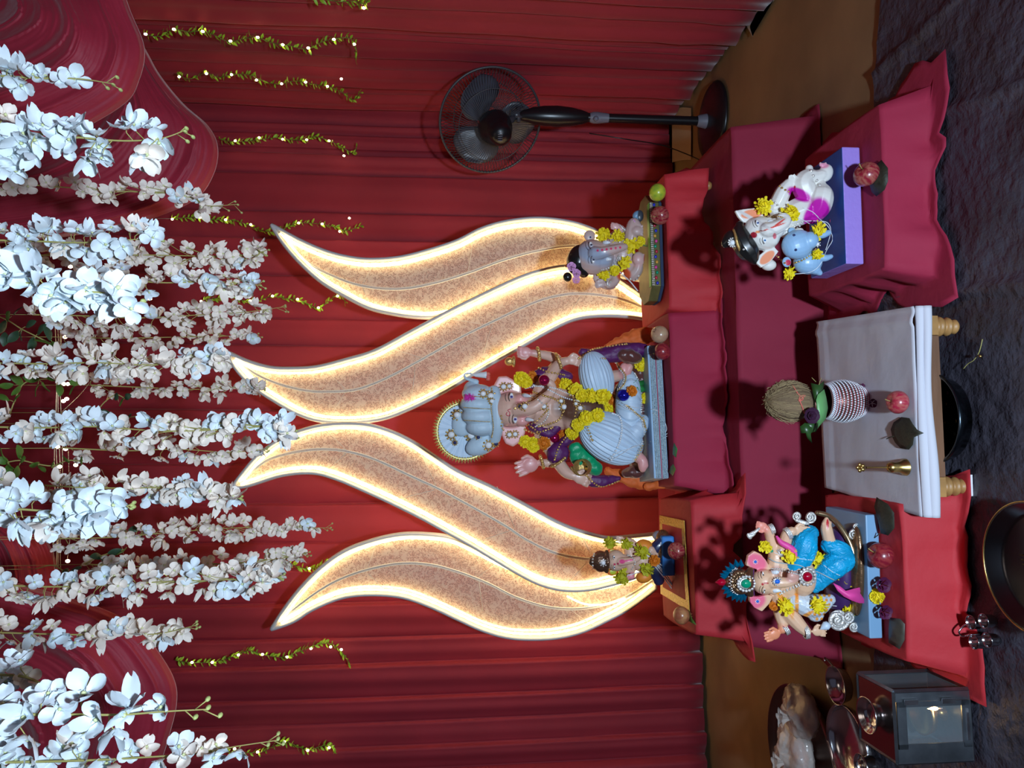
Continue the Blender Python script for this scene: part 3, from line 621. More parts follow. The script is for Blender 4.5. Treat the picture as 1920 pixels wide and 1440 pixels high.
strand('longest warm-lit strand, its thin tip hanging lowest between the left leaves', [(90, 1010), (200, 1008), (300, 1000), (400, 992), (500, 988), (620, 990)], 2.3, 20, 70, 28, .6, seed=16, dens_end=.4)
strand('warm-lit strand beside the longest one, wound round a fairy light vine', [(160, 1058), (260, 1062), (360, 1060), (450, 1055), (540, 1045), (572, 1038)], 2.3, 20, 56, 28, .6, seed=17)
strand('dense white strand above the far left leaf, broad at the top', [(-30, 1095), (80, 1100), (180, 1098), (280, 1092), (400, 1088), (480, 1085), (525, 1082)], 1.75, 30, 88, 25, .3, seed=18, dens_end=.5)
strand('warm-lit white strand with budded tip over the left satin swag', [(-30, 1185), (60, 1188), (150, 1190), (230, 1190), (300, 1188), (368, 1172)], 1.75, 24, 44, 35, .35, seed=19)
strand('short near white strand high over the left satin swag', [(-30, 1265), (40, 1268), (90, 1285), (130, 1285), (160, 1272)], 1.2, 20, 0, 45, .1, spots=[(10, 1275), (25, 1245), (38, 1240), (50, 1268), (70, 1285), (95, 1288), (5, 1288), (-12, 1260)], seed=20)
strand('nearest left strand, sparse, with the largest white blossoms and yellow buds', [(-30, 1340), (60, 1340), (150, 1340), (230, 1340), (310, 1334), (388, 1330)], .98, 30, 0, 70, .0, spots=[(8, 1340), (48, 1325), (52, 1385), (45, 1345), (112, 1330), (157, 1300), (180, 1350), (215, 1370), (240, 1320), (232, 1340), (302, 1325), (155, 1372), (-10, 1385), (5, 1320), (90, 1300)], size=1.0, seed=21)
strand('white blossom strand along the far left edge, over the lowest vine', [(-30, 1430), (80, 1428), (180, 1425), (270, 1420), (380, 1412), (440, 1400), (520, 1388)], 1.25, 16, 0, 60, .15, spots=[(10, 1410), (30, 1425), (60, 1430), (95, 1425), (120, 1400), (135, 1395), (150, 1415), (200, 1430), (215, 1435), (245, 1408), (275, 1400), (300, 1428), (335, 1400), (345, 1415), (378, 1403), (405, 1395), (400, 1420), (452, 1410), (0, 1435), (160, 1438)], seed=22)
# ------------------------------------------------------------------ leafy branches among the strands
GL = leafmesh('big_leaf', .045, .026, dleaf_m, 6); GL2 = leafmesh('big_leaf', .045, .026, leaf_m, 6)
def branch(label, path, leaves, Y, s_=1.0, light=False):
    t = thing('leafy_branch', label, 'branch', tuple(P(*path[0], Y)), 'green leafy branches')
    top = P(*path[0], Y); obj('hanging_thread', MB().tube([top, Vector((top.x, top.y, 4.0))], .0008, 4), stem_m, t)
    mb = MB().tube([P(x, y, Y) for x, y in spline(path, 24)], .0018, 5); r_ = random.Random(len(leaves) + int(path[0][1]))
    for x, y in leaves:
        d = min(path, key=lambda q: (q[0] - x) ** 2 + (q[1] - y) ** 2); a = P(*d, Y); b = P(x, y, Y - .01); v = b - a
        if v.length < .01: v = Vector((.01, 0, -.02))
        mb.tube([a, a.lerp(b, .4)], .001, 4); dr = v.normalized(); e = dr.to_track_quat('Y', 'Z').to_matrix() @ Matrix.Rotation(r_.uniform(-.8, .8), 3, 'Y')
        nz = e @ Vector((0, 0, 1))
        if nz.y > 0: e = e @ Matrix.Rotation(PI, 3, 'Y')
        inst('leaf', GL2 if (light or r_.random() < .25) else GL, t, b - dr * .022 * s_, e.to_euler(), s_ * r_.uniform(.8, 1.1))
    obj('stem', mb, stem_m, t)
c4 = lambda p: [(a / 3, 400 + b / 3) for a, b in p]; c5 = lambda p: [(a / 3, 740 + b / 3) for a, b in p]
branch('dark green leafy branch at the top centre, right of the wire bundle', c4([(-60, 560), (40, 600), (120, 650), (200, 690), (300, 740)]), c4([(45, 580), (105, 545), (175, 620), (230, 655), (270, 675), (75, 695), (25, 710), (180, 735), (250, 725), (310, 740), (10, 640), (120, 690)]), 2.0, .9)
branch('green leafy branch crossing the wire bundle below the dense white strand', c4([(45, 1160), (80, 1060), (130, 960), (220, 935), (330, 930), (440, 940)]), c4([(30, 970), (100, 940), (95, 1040), (10, 1035), (180, 930), (255, 975), (205, 1000), (290, 925), (335, 990), (425, 945), (405, 995), (90, 1000)]), 2.1, .85, True)
branch('small leafy sprig between the thin warm-lit strand and the middle strand', c4([(540, 1120), (590, 1060), (650, 1020), (700, 1040)]), c4([(690, 1055), (580, 1120), (530, 1125), (655, 1030), (720, 1030)]), 2.3, .9)
branch('small pair of leaves sticking out of the middle white strand', c4([(650, 1180), (720, 1150), (790, 1140)]), c4([(730, 1140), (790, 1135)]), 2.3, .8)
branch('bushy green branch left of the middle strand at the top', c5([(-60, 400), (40, 380), (120, 370), (210, 390), (300, 400), (380, 370), (460, 375)]), c5([(110, 325), (20, 340), (130, 365), (190, 395), (60, 400), (50, 430), (375, 365), (460, 370), (240, 420), (10, 370), (90, 440), (300, 390)]), 2.0, .85, True)
branch('single leaf sprig by the near white strand at upper left', c5([(-40, 700), (10, 720), (60, 720)]), c5([(30, 720), (5, 690)]), 1.6, .8, True)
branch('leafy sprig behind the white strand with the curling tail', c5([(440, 680), (520, 660), (600, 640), (690, 560)]), c5([(560, 640), (500, 670), (680, 560), (640, 630)]), 2.3, .9)
branch('leafy sprig on the longest warm-lit strand', c5([(640, 790), (720, 775), (800, 750)]), c5([(760, 755), (700, 770), (800, 790), (850, 775)]), 2.4, .9)
branch('dark leafy sprig beside the red-glowing bulb at upper left', c5([(200, 980), (300, 960), (380, 1000), (460, 960), (560, 910), (700, 870)]), c5([(540, 910), (640, 885), (680, 885), (370, 1000), (580, 930), (420, 985)]), 2.3, 1.0)
# ------------------------------------------------------------------ pedestal fan seen from behind
YF_ = 3.43; sF = YF_ / F
fb = PZ(1340, 228, 0.0); t = thing('pedestal_fan', 'black pedestal fan with grey blades in a wire cage, standing by the side curtain', 'fan', (fb.x, fb.y, 0.006))
FY = fb.y; hc = P(920, 228, FY + .06); ax = Vector((.56, .82, .17)).normalized()   # the fan blows away from the camera
RM = ax.to_track_quat('Z', 'Y').to_matrix(); rc = 98 * FY / F
mb = MB(); NS = 96
def cagept(r, k, z): q = 2 * PI * k / NS; return hc + RM @ Vector((r * math.cos(q), r * math.sin(q), z))
for k in range(NS):
    for sgn in (-1, 1):
        pr = [(rc * .22, sgn * .085), (rc * .55, sgn * .078), (rc * .85, sgn * .05), (rc, sgn * .006)]
        mb.tube([cagept(r, k + (4 * (r / rc) if sgn < 0 else 0), z) for r, z in pr], .0013, 3, caps=False)
cg = obj('cage', mb, dgrey_m, t)
mb = MB(); mb.tube([cagept(rc, k, 0) for k in range(NS)], .0055, 8, closed=True)
for r, z in ((rc * .68, .068), (rc * .22, .085)):
    for sg in (-1, 1): mb.tube([cagept(r, k, z * sg) for k in range(NS)], .0018, 5, closed=True)
obj('cage_rim', mb, dgrey_m, t)
for k in range(3):
    mb = MB()
    def fn(u, v):
        rr_ = rc * (.18 + .70 * u); an = k * 2 * PI / 3 + .35 + (v - .5) * (1.75 - .2 * u) * (math.sin(PI * min(u * .85 + .14, 1)) ** .5) + .35 * u
        return hc + RM @ Vector((rr_ * math.cos(an), rr_ * math.sin(an), (v - .5) * .05))
    mb.grid(fn, 12, 8); o = obj('blade', mb, blade_m, t); md = o.modifiers.new('s', 'SOLIDIFY'); md.thickness = .002
mb = MB().lathe([(0, .04), (.03, .04), (.035, .02), (.035, -.03), (0, -.03)], hc, RM, 20); obj('hub', mb, black_m, t)
mb = MB(); mb.lathe([(0, -.235), (.03, -.232), (.047, -.215), (.052, -.18), (.058, -.15), (.074, -.12), (.078, -.09), (.07, -.075), (0, -.07)], hc, RM, 28)
mo = obj('motor_housing', mb, black_m, t)
mb = MB()
for k in range(5): mb.box(hc + RM @ Vector((.018 - .009 * k, .01, -.236)), .003, .02, .004, RM)
obj('vent_slot', mb, grey_m, mo)
cx = fb.x
col = [(962, 0), (975, 9), (990, 12), (1000, 15), (1020, 18), (1045, 19), (1070, 17), (1090, 13), (1102, 9)]
def FZ(x): return P(x, 245, FY).z
mb = MB().lathe([(max(r, .5) * sF, FZ(x)) for x, r in col][::-1] , (cx, FY, 0), seg=24); obj('control_body', mb, black_m, t)
mb = MB().box((cx, FY - .0, FZ(968)), .035, .04, .05); mb.tube([Vector((cx - .035, FY - .01, FZ(972))), Vector((cx + .035, FY - .01, FZ(972)))], .009, 10)
mb.tube([Vector((cx, FY, FZ(968))), hc + RM @ Vector((0, -.02, -.12))], .016, 10); obj('tilt_joint', mb, mat('dark_plastic', (.05, .05, .06), .3), t)
mb = MB().lathe([(.020, FZ(1105)), (.026, FZ(1112)), (.026, FZ(1120)), (.018, FZ(1150)), (.02, FZ(1152))][::-1], (cx, FY, 0)); mb.ell((cx - .015, FY - .03, FZ(1115)), .012, .012, .012); obj('height_collar', mb, grey_m, t)
obj('pole', MB().lathe([(.0205, FZ(1102)), (.0205, .04)], (cx, FY, 0)), black_m, t)
obj('pole_socket', MB().lathe([(.022, .085), (.026, .08), (.036, .035), (.04, .02)], (cx, FY, 0)), grey_m, t)
obj('base', MB().lathe([(0, .045), (.04, .043), (.10, .036), (.165, .024), (.180, .012), (.178, .006), (0, .006)], (cx, FY, 0), seg=48), black_m, t)
obj('power_cord', MB().tube([P(*q[:2], q[2]) for q in spline([(1105, 250, FY), (1180, 262, FY - .03), (1240, 272, FY + .1), (1290, 290, FY + .2), (1312, 300, FY + .2)], 20)], .0025, 6), black_m, t)
# ------------------------------------------------------------------ sculpting helpers for the painted statues
IX = Vector((0, 0, -1)); IY = Vector((-1, 0, 0)); DY = Vector((0, 1, 0))
SRGB = lambda r, g, b: tuple(((c / 255 + .055) / 1.055) ** 2.4 if c > 10 else c / 255 / 12.92 for c in (r, g, b))
class Fig:
    def __init__(s, Y, ox=0, oy=0, q=1): s.Y = Y; s.s = Y / F / q; s.b = []; s.ox = ox; s.oy = oy; s.q = q
    def p(s, x, y, d=0): return P(s.ox + x / s.q, s.oy + y / s.q, s.Y + d * s.s)
    def e(s, mb, x, y, d, rx, ry, rd, rot=0, nu=20, nv=12, pleat=0, npl=0):
        a = R(rot); u = IX * math.cos(a) + IY * math.sin(a); v = -IX * math.sin(a) + IY * math.cos(a)
        Mx = Matrix((v, DY, u)).transposed(); k = s.s
        mb.ell(s.p(x, y, d), ry * k, rd * k, rx * k, Mx, nu, nv, pleat, npl); return mb
    def t(s, mb, pts, n=None, seg=10, flat=1.0):
        pts = spline(pts, n) if n else pts
        W_ = [s.p(q[0], q[1], q[2]) for q in pts]; rs = [max(q[3], .2) * s.s for q in pts]
        mb.tube(W_, rs, seg, flat=flat)
        for i in (0, -1): mb.ell(W_[i], rs[i], rs[i] * 1.0, rs[i], nu=10, nv=6)
        return mb
    def hand(s, mb, x, y, d, ang, S, curl=.3, side=1, spread=6, face=-1, sep=1.0, thumb=1):
        a = R(ang); ca, sa = math.cos(a), math.sin(a)
        s.e(mb, x, y, d, .46 * S, .40 * S, .16 * S, ang)
        for k, L in zip((-1.5, -.5, .5, 1.5), ((.40, .48, .50, .40) if side < 0 else (.40, .50, .48, .40))):
            bx, by = x + ca * .30 * S - sa * k * .21 * S, y + sa * .30 * S + ca * k * .21 * S
            an = a + R(k * spread); pts = [(bx, by, d, .105 * S)]; cx_, cy_, cz_ = bx, by, d; c_ = 0
            for j in range(3):
                c_ += curl * (.9 if j else .5); l = L * S * (.42, .32, .26)[j]
                cx_ += math.cos(an) * math.cos(c_) * l; cy_ += math.sin(an) * math.cos(c_) * l; cz_ += face * math.sin(c_) * l
                pts.append((cx_, cy_, cz_, .10 * S * (1 - .10 * j)))
            s.t(mb, pts, seg=8)
        if thumb:
            tx, ty = x - ca * .20 * S - sa * side * .30 * S, y - sa * .20 * S + ca * side * .30 * S; an = a + side * R(48)
            s.t(mb, [(tx, ty, d, .13 * S), (tx + math.cos(an) * .28 * S, ty + math.sin(an) * .28 * S, d + face * .06 * S, .115 * S), (tx + math.cos(an - side * .5) * .5 * S, ty + math.sin(an - side * .5) * .5 * S, d + face * .12 * S, .09 * S)], seg=8)
        return mb
    def sculpt(s, name, mb, vox, parent, base, paints=(), m_=None, it=4, label=None, keep=True):
        me = mesh('tmp', mb, paint); o = bpy.data.objects.new('tmp', me); C.objects.link(o)
        r = o.modifiers.new('r', 'REMESH'); r.mode = 'VOXEL'; r.voxel_size = vox; r.use_smooth_shade = True
        if it: sm = o.modifiers.new('s', 'SMOOTH'); sm.factor = .5; sm.iterations = it
        bpy.context.view_layer.update(); dg = bpy.context.evaluated_depsgraph_get()
        ev = o.evaluated_get(dg); me2 = bpy.data.meshes.new_from_object(ev); bpy.data.objects.remove(o); me2.name = name
        n = len(me2.vertices); co = np.empty(n * 3); me2.vertices.foreach_get('co', co); co = co.reshape(n, 3)
        rel = co - np.array(CAM); a = rel @ np.array(FWD); X = (960 - F * (rel @ np.array(UP)) / a - s.ox) * s.q; Yp = (720 - F * rel[:, 0] / a - s.oy) * s.q
        D = (co[:, 1] - s.Y) / s.s
        col = np.ones((n, 4)); col[:, :3] = base
        for q in paints:
            x, y, rx, ry, c = q[:5]; soft = q[5] if len(q) > 5 else .25; rot = R(q[6]) if len(q) > 6 else 0; dmax = q[7] if len(q) > 7 else 1e9
            dx = X - x; dy = Yp - y; u = (dx * math.cos(rot) + dy * math.sin(rot)) / rx; v = (-dx * math.sin(rot) + dy * math.cos(rot)) / ry
            w_ = np.clip((1 + soft - np.sqrt(u * u + v * v)) / max(soft, 1e-3), 0, 1) * (D < dmax)
            col[:, :3] = col[:, :3] * (1 - w_[:, None]) + np.array(c) * w_[:, None]
        at = me2.color_attributes.new('Col', 'FLOAT_COLOR', 'POINT'); at.data.foreach_set('color', col.ravel())
        off = wloc(parent) if parent else Vector((0, 0, 0))
        if keep: s.b.append(BVHTree.FromPolygons([Vector(c) for c in co], [tuple(p.vertices) for p in me2.polygons]))
        me2.vertices.foreach_set('co', (co - np.array(off)).ravel()); me2.materials.clear(); me2.materials.append(m_ or paint); me2.update()
        o = bpy.data.objects.new(name, me2); C.objects.link(o); o.parent = parent
        if label: o['label'] = label
        return o
    def hit(s, x, y, lift=0, d0=0):
        d = ray(s.ox + x / s.q, s.oy + y / s.q).normalized(); best = None
        for b in s.b:
            h = b.ray_cast(CAM, d)
            if h[0] is not None and (best is None or h[3] < best[1]): best = (h[0], h[3])
        q = best[0] if best else s.p(x, y, d0)
        return q - d * (lift * s.s)
    def beads(s, name, path, r, parent, m_, n=None, lift=0, d0=0, closed=False):
        mb = MB(); L = sum(math.hypot(path[i + 1][0] - path[i][0], path[i + 1][1] - path[i][1]) for i in range(len(path) - 1))
        n = n or max(3, int(L / (r * 2.0)))
        for q in (spline(path, n) if n > 1 else path[:1]): mb.ell(s.hit(q[0], q[1], lift, d0), r * s.s, r * s.s, r * s.s, nu=7, nv=5)
        o = obj(name, mb, m_, parent); o['kind'] = 'stuff'; return o
    def cord(s, name, path, r, parent, m_, n=24, lift=1, d0=0):
        return obj(name, MB().tube([s.hit(q[0], q[1], lift, d0) for q in spline(path, n)], r * s.s, 6), m_, parent)
    def jewel(s, x, y, r, parent, m_, ring=silver_m, petals=10, lift=1.5, rx=None, d0=0):
        k = s.s; c = s.hit(x, y, lift, d0); rx = rx or r; mb = MB(); mb.mi = 0
        Mx = Matrix((IY, DY, IX)).transposed()
        mb.ell(c, r * .55 * k, r * .4 * k, rx * .55 * k, Mx, 12, 8); mb.mi = 1
        mb.ell(c + DY * r * .15 * k, r * .72 * k, r * .2 * k, rx * .72 * k, Mx, 14, 6)
        for i in range(petals):
            a = 2 * PI * i / petals; mb.ell(c + (IY * math.cos(a) * r + IX * math.sin(a) * rx) * .85 * k, r * .2 * k, r * .18 * k, r * .2 * k, Mx, 7, 5)
        return obj('jewel', mb, [m_, ring], parent)
    def eye(s, x, y, L, parent, ang=90, iris=(.12, .2, .5), brow=(.12, .06, .05), half=False, up=-1):
        k = s.s; c = s.hit(x, y, .2); a = R(ang); u = IX * math.cos(a) + IY * math.sin(a); v = -IX * math.sin(a) + IY * math.cos(a)
        Mx = Matrix((u, DY, v)).transposed(); Mx = Matrix((u, DY, v)).transposed()
        mb = MB(); mb.mi = 0; mb.ell(c, L * .5 * k, L * .14 * k, L * (.14 if half else .24) * k, Mx, 14, 8)
        mb.mi = 1; mb.ell(c - DY * L * .10 * k, L * .19 * k, L * .1 * k, L * (.1 if half else .19) * k, Mx, 10, 6)
        mb.mi = 2; mb.ell(c - DY * L * .17 * k, L * .09 * k, L * .06 * k, L * .09 * k, Mx, 8, 5)
        for o_, rr_, ln in ((.22, .05, .55), (.62, .035, .55)):
            pts = []
            for j in range(7):
                q = (j / 6 - .5) * 2; px = x + up * (o_ * L + .16 * L * (1 - q * q)) * math.sin(a); py = y
                px_ = x + math.cos(a) * q * L * ln + up * (o_ + .16 * (1 - q * q)) * L * abs(math.sin(a)); py_ = y + math.sin(a) * q * L * ln - up * (o_ + .16 * (1 - q * q)) * L * math.cos(a) * (1 if math.sin(a) > 0 else -1)
                pts.append(s.hit(px_, py_, .4))
            mb.tube(pts, rr_ * L * k, 5)
        cm = mat('eye_iris_%d%d%d' % tuple(int(c_ * 99) for c_ in iris), iris, .2)
        return obj('eye', mb, [mat('eye_white', (.85, .85, .85), .2), cm, mat('eye_dark', (.015, .012, .015), .3)], parent)
def mari_mesh(seed, m_, ragged=0):
    r_ = random.Random(seed); mb = MB()
    mb.mi = 0; mb.ell((0, 0, 0), .62, .62, .5, nu=10, nv=6)
    for lay, (el, n, L) in enumerate(((-.35, 13, .98), (0, 14, 1.02), (.35, 13, .98), (.7, 11, .92), (1.05, 8, .85), (1.35, 4, .8))):
        for k in range(n):
            a = 2 * PI * (k + .5 * (lay % 2) + r_.uniform(-.2, .2)) / n; e_ = el + r_.uniform(-.12, .12); L_ = L * r_.uniform(.88 - ragged * .3, 1.06 + ragged * .15)
            d = Vector((math.cos(a) * math.cos(e_), math.sin(a) * math.cos(e_), math.sin(e_) * .78)); t_ = Vector((-math.sin(a), math.cos(a), 0)); n_ = d.cross(t_)
            w_ = 1.35 / n * (2.1 if n < 9 else 2.4); tw = r_.uniform(-.5, .5)
            tt = (t_ * math.cos(tw) + n_ * math.sin(tw))
            b = d * .42; mb.add([b - tt * w_ * .35, b + tt * w_ * .35, d * L_ * .93 + tt * w_ * .75 + n_ * .06, d * L_ + n_ * r_.uniform(-.1, .1), d * L_ * .93 - tt * w_ * .75 - n_ * .06], [(0, 1, 2, 3, 4)])
    mb.mi = 1; mb.ell((0, 0, -.6), .25, .25, .4, nu=8, nv=5)
    return mesh('marigold', mb, [m_, mat('calyx', (.25, .34, .12), .6)], smooth=False)
MY = [mari_mesh(i, mari_y) for i in range(3)]; MO = [mari_mesh(i + 5, mari_o) for i in range(2)]; MR = [mari_mesh(i + 9, mari_y, 1) for i in range(3)]
thread_m = mat('thread', (.75, .78, .8), .7)
def garland(fig, label, items, threads, group='marigold garlands', d0=-10, lift=.45, tr=.8, cover=None):
    a = fig.hit(items[0][0], items[0][1], 3, d0); t = thing('marigold_garland', label, 'garland', tuple(a), group); r_ = random.Random(len(items))
    pos = []
    for it in items:
        x, y, r, c = it[:4]; q = fig.hit(x, y, r * lift, d0); pos.append(q)
        if c in ('y', 'o', 'r'):
            me = r_.choice({'y': MY, 'o': MO, 'r': MR}[c]); f = Vector((r_.uniform(-.4, .4), -1, r_.uniform(-.3, .5)))
            if c == 'r': f = Vector((r_.uniform(-.7, .7), -1, r_.uniform(-.6, .6)))
            e = f.to_track_quat('Z', 'Y').to_matrix() @ Matrix.Rotation(r_.uniform(0, 6), 3, 'Z'); inst('marigold', me, t, q, e.to_euler(), r * fig.s * (1.38 if c == 'r' else 1.08))
        else: obj('shiny_ball', MB().ell(q, r * fig.s, r * fig.s, r * fig.s, nu=20, nv=14), mat('ball_%s' % c, {'R': (.45, .01, .09), 'B': (.02, .02, .5)}[c], .08, .7), t)
    for k, th in enumerate(threads): obj('thread', MB().tube([fig.hit(q[0], q[1], 1.2, d0) for q in spline(th, 30)], tr * fig.s, 5), thread_m, t)
    return t
def board(label, edge, Z, h, depth, m_, parent=None, name='base'):
    q = quadpx(edge, Z); a_ = Vector(q[0]); b_ = Vector(q[1]); dv = (b_ - a_).normalized(); nb = Vector((-dv.y, dv.x)); Q = [a_, b_, b_ + nb * depth, a_ + nb * depth]
    return Q
def bevel(o, w, seg=2):
    md = o.modifiers.new('b', 'BEVEL'); md.width = w; md.segments = seg; md.limit_method = 'ANGLE'; return o
# fruit prototypes
def fruit_mesh(kind):
    mb = MB(); mb.mi = 0
    if kind == 'apple':
        pr = []
        for i in range(19):
            th = PI * i / 18; r = math.sin(th) * (1 + .06 * math.cos(th)); z = -math.cos(th) * .88
            if th > PI * .72: z -= .30 * ((th - PI * .72) / (PI * .28)) ** 2
            if th < PI * .2: z += .14 * (1 - th / (PI * .2)) ** 2
            pr.append((max(r, .0), z))
        mb.lathe(pr, seg=28)
    else: mb.ell((0, 0, 0), 1, 1, .93, nu=26, nv=16)
    return mb
def apple_mat(name, c1_, c2_, sc_=(7, 7, .8), thr=(.42, .6), rough=.28):
    M_ = mat(name, c1_, rough, var=.5, vscale=22, col2=c2_, stretch=sc_, coat=.2); nt = M_.node_tree
    for nd in nt.nodes:
        if nd.type == 'MAP_RANGE': nd.inputs[1].default_value, nd.inputs[2].default_value = thr
    return M_
am1 = apple_mat('apple_skin_dark', (.22, .010, .025), (.34, .04, .04)); am2 = apple_mat('apple_skin_striped', (.28, .012, .03), (.42, .12, .09)); am3 = apple_mat('apple_skin_pink', (.40, .02, .05), (.45, .10, .09))
pom = apple_mat('pomegranate_skin', (.34, .10, .05), (.50, .24, .10), (2, 2, 2)); pom2 = apple_mat('pomegranate_skin_pale', (.45, .26, .16), (.50, .34, .2), (2, 2, 2)); gua = apple_mat('green_fruit_skin', (.50, .56, .04), (.28, .42, .04), (2, 2, 2))
def fruit(name, label, cat, x, y, rpx, Z, m_, kind='apple', tilt=(0, 0, 0), stem=True):
    g = PZ(x + rpx * .9, y, Z); Y = g.y; k = Y / F; r = rpx * k; c = Vector((g.x, Y, Z + r * (.86 if kind == 'apple' else .93))); c = P(x, y, Y) if abs(P(x, y, Y).z - c.z) < .01 else c
    c.z = Z + r * .90
    t = thing(name, label, cat, tuple(c)); t.rotation_euler = tilt
    mb = fruit_mesh(kind); mb.v = [v * r for v in mb.v]; o = bpy.data.objects.new('skin', mesh('skin', mb, m_)); C.objects.link(o); o.parent = t
    if kind == 'apple' and stem:
        mb = MB().tube([Vector((0, 0, .5)) * r, Vector((.03, 0, .85)) * r, Vector((.12, .02, 1.12)) * r], .045 * r, 6); o = bpy.data.objects.new('stalk', mesh('stalk', mb, mat('stalk', (.35, .26, .08), .6))); C.objects.link(o); o.parent = t
    if kind == 'pom':
        mb = MB()
        for i in range(6):
            a = i * PI / 3; d = Vector((math.cos(a), math.sin(a), 0)); mb.add([(d * .12 + Vector((-d.y, d.x, 0)) * .13 + Vector((0, 0, .85))) * r, (d * .12 - Vector((-d.y, d.x, 0)) * .13 + Vector((0, 0, .85))) * r, (d * .34 + Vector((0, 0, 1.28))) * r], [(0, 1, 2)])
        mb.lathe([(.16 * r, .82 * r), (.17 * r, 1.05 * r), (.1 * r, .98 * r)], seg=12)
        o = bpy.data.objects.new('crown', mesh('crown', mb, m_)); C.objects.link(o); o.parent = t
    return t
def flatleaf(name, label, pts, Z, m_, cat='leaf', lift=.004, h=.008, tail=None):
    W_ = [PZ(x, y, Z + lift) for x, y in pts]; cen = sum(W_, Vector()) / len(W_); mb = MB(); n = len(W_)
    vs = [cen + Vector((0, 0, h))]
    for f_ in (.35, .7, 1): 
        for i, w_ in enumerate(W_): v = cen.lerp(w_, f_); v.z = Z + lift + h * (1 - f_) + .003 * noise.noise(v * 60) + (.003 * math.sin(i * 1.7) if f_ == 1 else 0); vs.append(v)
    fs = [(0, 1 + i, 1 + (i + 1) % n) for i in range(n)] + [(1 + j * n + i, 1 + (j + 1) * n + i, 1 + (j + 1) * n + (i + 1) % n, 1 + j * n + (i + 1) % n) for j in range(2) for i in range(n)]
    t = thing(name, label, cat, (cen.x, cen.y, Z)); o = obj('blade', MB().add(vs, fs), m_, t); md = o.modifiers.new('s', 'SOLIDIFY'); md.thickness = .0008
    if tail: obj('stalk', MB().tube([PZ(x, y, Z + lift + .002) for x, y in tail], .0013, 5), m_, t)
    return t
# ------------------------------------------------------------------ central statue
SK = SRGB(222, 180, 160); PINK = SRGB(228, 160, 155); GOLDC = (.62, .45, .16)
pearl_m = mat('pearl', (.75, .78, .8), .2); purple_m = mat('purple_silk', (.10, .012, .11), .5, bump=.3, bscale=60)
gem = {k: mat('gem_' + k, c, .08, 0, coat=.6) for k, c in dict(white=(.85, .88, .9), red=(.4, .0, .02), blue=(.02, .16, .7), green=(.0, .30, .16), dark=(.02, .03, .12)).items()}
glitter_m = mat('glitter_trim', (.78, .92, .86), .25, .1, bump=1.0, bscale=260, var=.5, vscale=240)
Q = board('', [(1254, 897), (1240, 648)], ZU + .006, .05, .34, None); zb = ZU + .006
YA = (Q[0].y + Q[1].y) / 2 + .13; A = Fig(YA)
ta = thing('elephant_headed_statue', 'largest seated elephant-headed statue, in pale blue turban, on the centre stool', 'statue', tuple(A.p(1250, 770, 0)[:2]) + (zb,), 'seated elephant-headed statues')
del ta['group']
hA = .052
o = bevel(obj('base_board', MB().quadbox([(q.x, q.y, zb + hA) for q in Q], zb), mat('base_paint', (.33, .52, .72), .5), ta, False), .003)
f0 = Vector((Q[0].x, Q[0].y, 0)); f1 = Vector((Q[1].x, Q[1].y, 0)); dn = (f1 - f0).normalized(); fn_ = Vector((dn.y, -dn.x, 0))
mb = MB()
for k in range(7):
    z = zb + .006 + k * .0062; 
    for j in range(86): mb.ell(f0 + dn * (.004 + (f1 - f0).length * j / 86) + fn_ * .002 + Vector((0, 0, z)), .0028, .0022, .0026, nu=6, nv=4)
tr = obj('rhinestone_trim', mb, glitter_m, ta); tr['kind'] = 'stuff'
obj('trim_ribbon', MB().quadbox([tuple(v) + () for v in [f0 + fn_ * .0045 + Vector((0, 0, zb + .026)), f1 + fn_ * .0045 + Vector((0, 0, zb + .026)), f1 + Vector((0, 0, zb + .026)), f0 + Vector((0, 0, zb + .026))]], zb + .023), mat('red_ribbon', (.4, .02, .06), .5), ta, False)
# body
mb = MB()
A.e(mb, 958, 768, -24, 34, 33, 30); A.e(mb, 982, 768, -26, 24, 27, 27); A.e(mb, 975, 748, -36, 13, 11, 14); A.e(mb, 978, 789, -36, 13, 11, 14)
A.t(mb, [(970, 768, -46, 15), (988, 767, -58, 13), (1003, 762, -63, 11.5), (1018, 750, -63, 10.5), (1031, 738, -60, 9), (1036, 727, -56, 8), (1030, 717, -55, 7), (1021, 716, -56, 6)], 26)
for pts, d in (([(930, 742), (926, 722), (935, 706), (950, 705), (966, 714), (977, 722), (978, 737), (960, 742)], -14), ([(938, 795), (940, 815), (948, 832), (962, 838), (974, 830), (984, 815), (987, 800), (970, 795)], -14)):
    mb.prism([A.p(x, y, d) for x, y in pts], DY * 7 * A.s)
A.t(mb, [(1000, 766, -8, 26), (1020, 766, -6, 34)]); A.e(mb, 1045, 766, -8, 46, 42, 32); A.e(mb, 1090, 772, -22, 44, 44, 38)
A.t(mb, [(1018, 712, -2, 17), (1015, 766, -4, 20), (1018, 820, -2, 17)], 8)
A.t(mb, [(1020, 712, 4, 14), (1040, 690, 8, 12), (1046, 676, 6, 11), (1030, 668, 0, 9.5), (1010, 664, -6, 8), (998, 662, -8, 7)], 14)   # right back arm, raised
A.hand(mb, 985, 660, -10, 182, 26, .75, -1, 8)
A.t(mb, [(1024, 722, -10, 14), (1036, 700, -16, 12.5), (1042, 690, -24, 11), (1052, 680, -34, 9), (1062, 677, -40, 8)], 14)   # right front arm
A.hand(mb, 1073, 675, -42, 12, 24, .5, -1, 5)
A.t(mb, [(1022, 820, 2, 14), (1036, 846, 4, 12), (1040, 860, 2, 11), (1028, 868, -4, 9), (1014, 867, -8, 7)], 14)             # left back arm, palm raised
A.hand(mb, 994, 872, -10, 160, 36, .08, 1, 3)
A.t(mb, [(1024, 826, -6, 15), (1040, 856, -12, 13), (1050, 872, -20, 12), (1062, 886, -28, 11), (1076, 892, -34, 9)], 14)      # left front arm
A.hand(mb, 1088, 896, -38, 20, 30, .5, -1, 4)
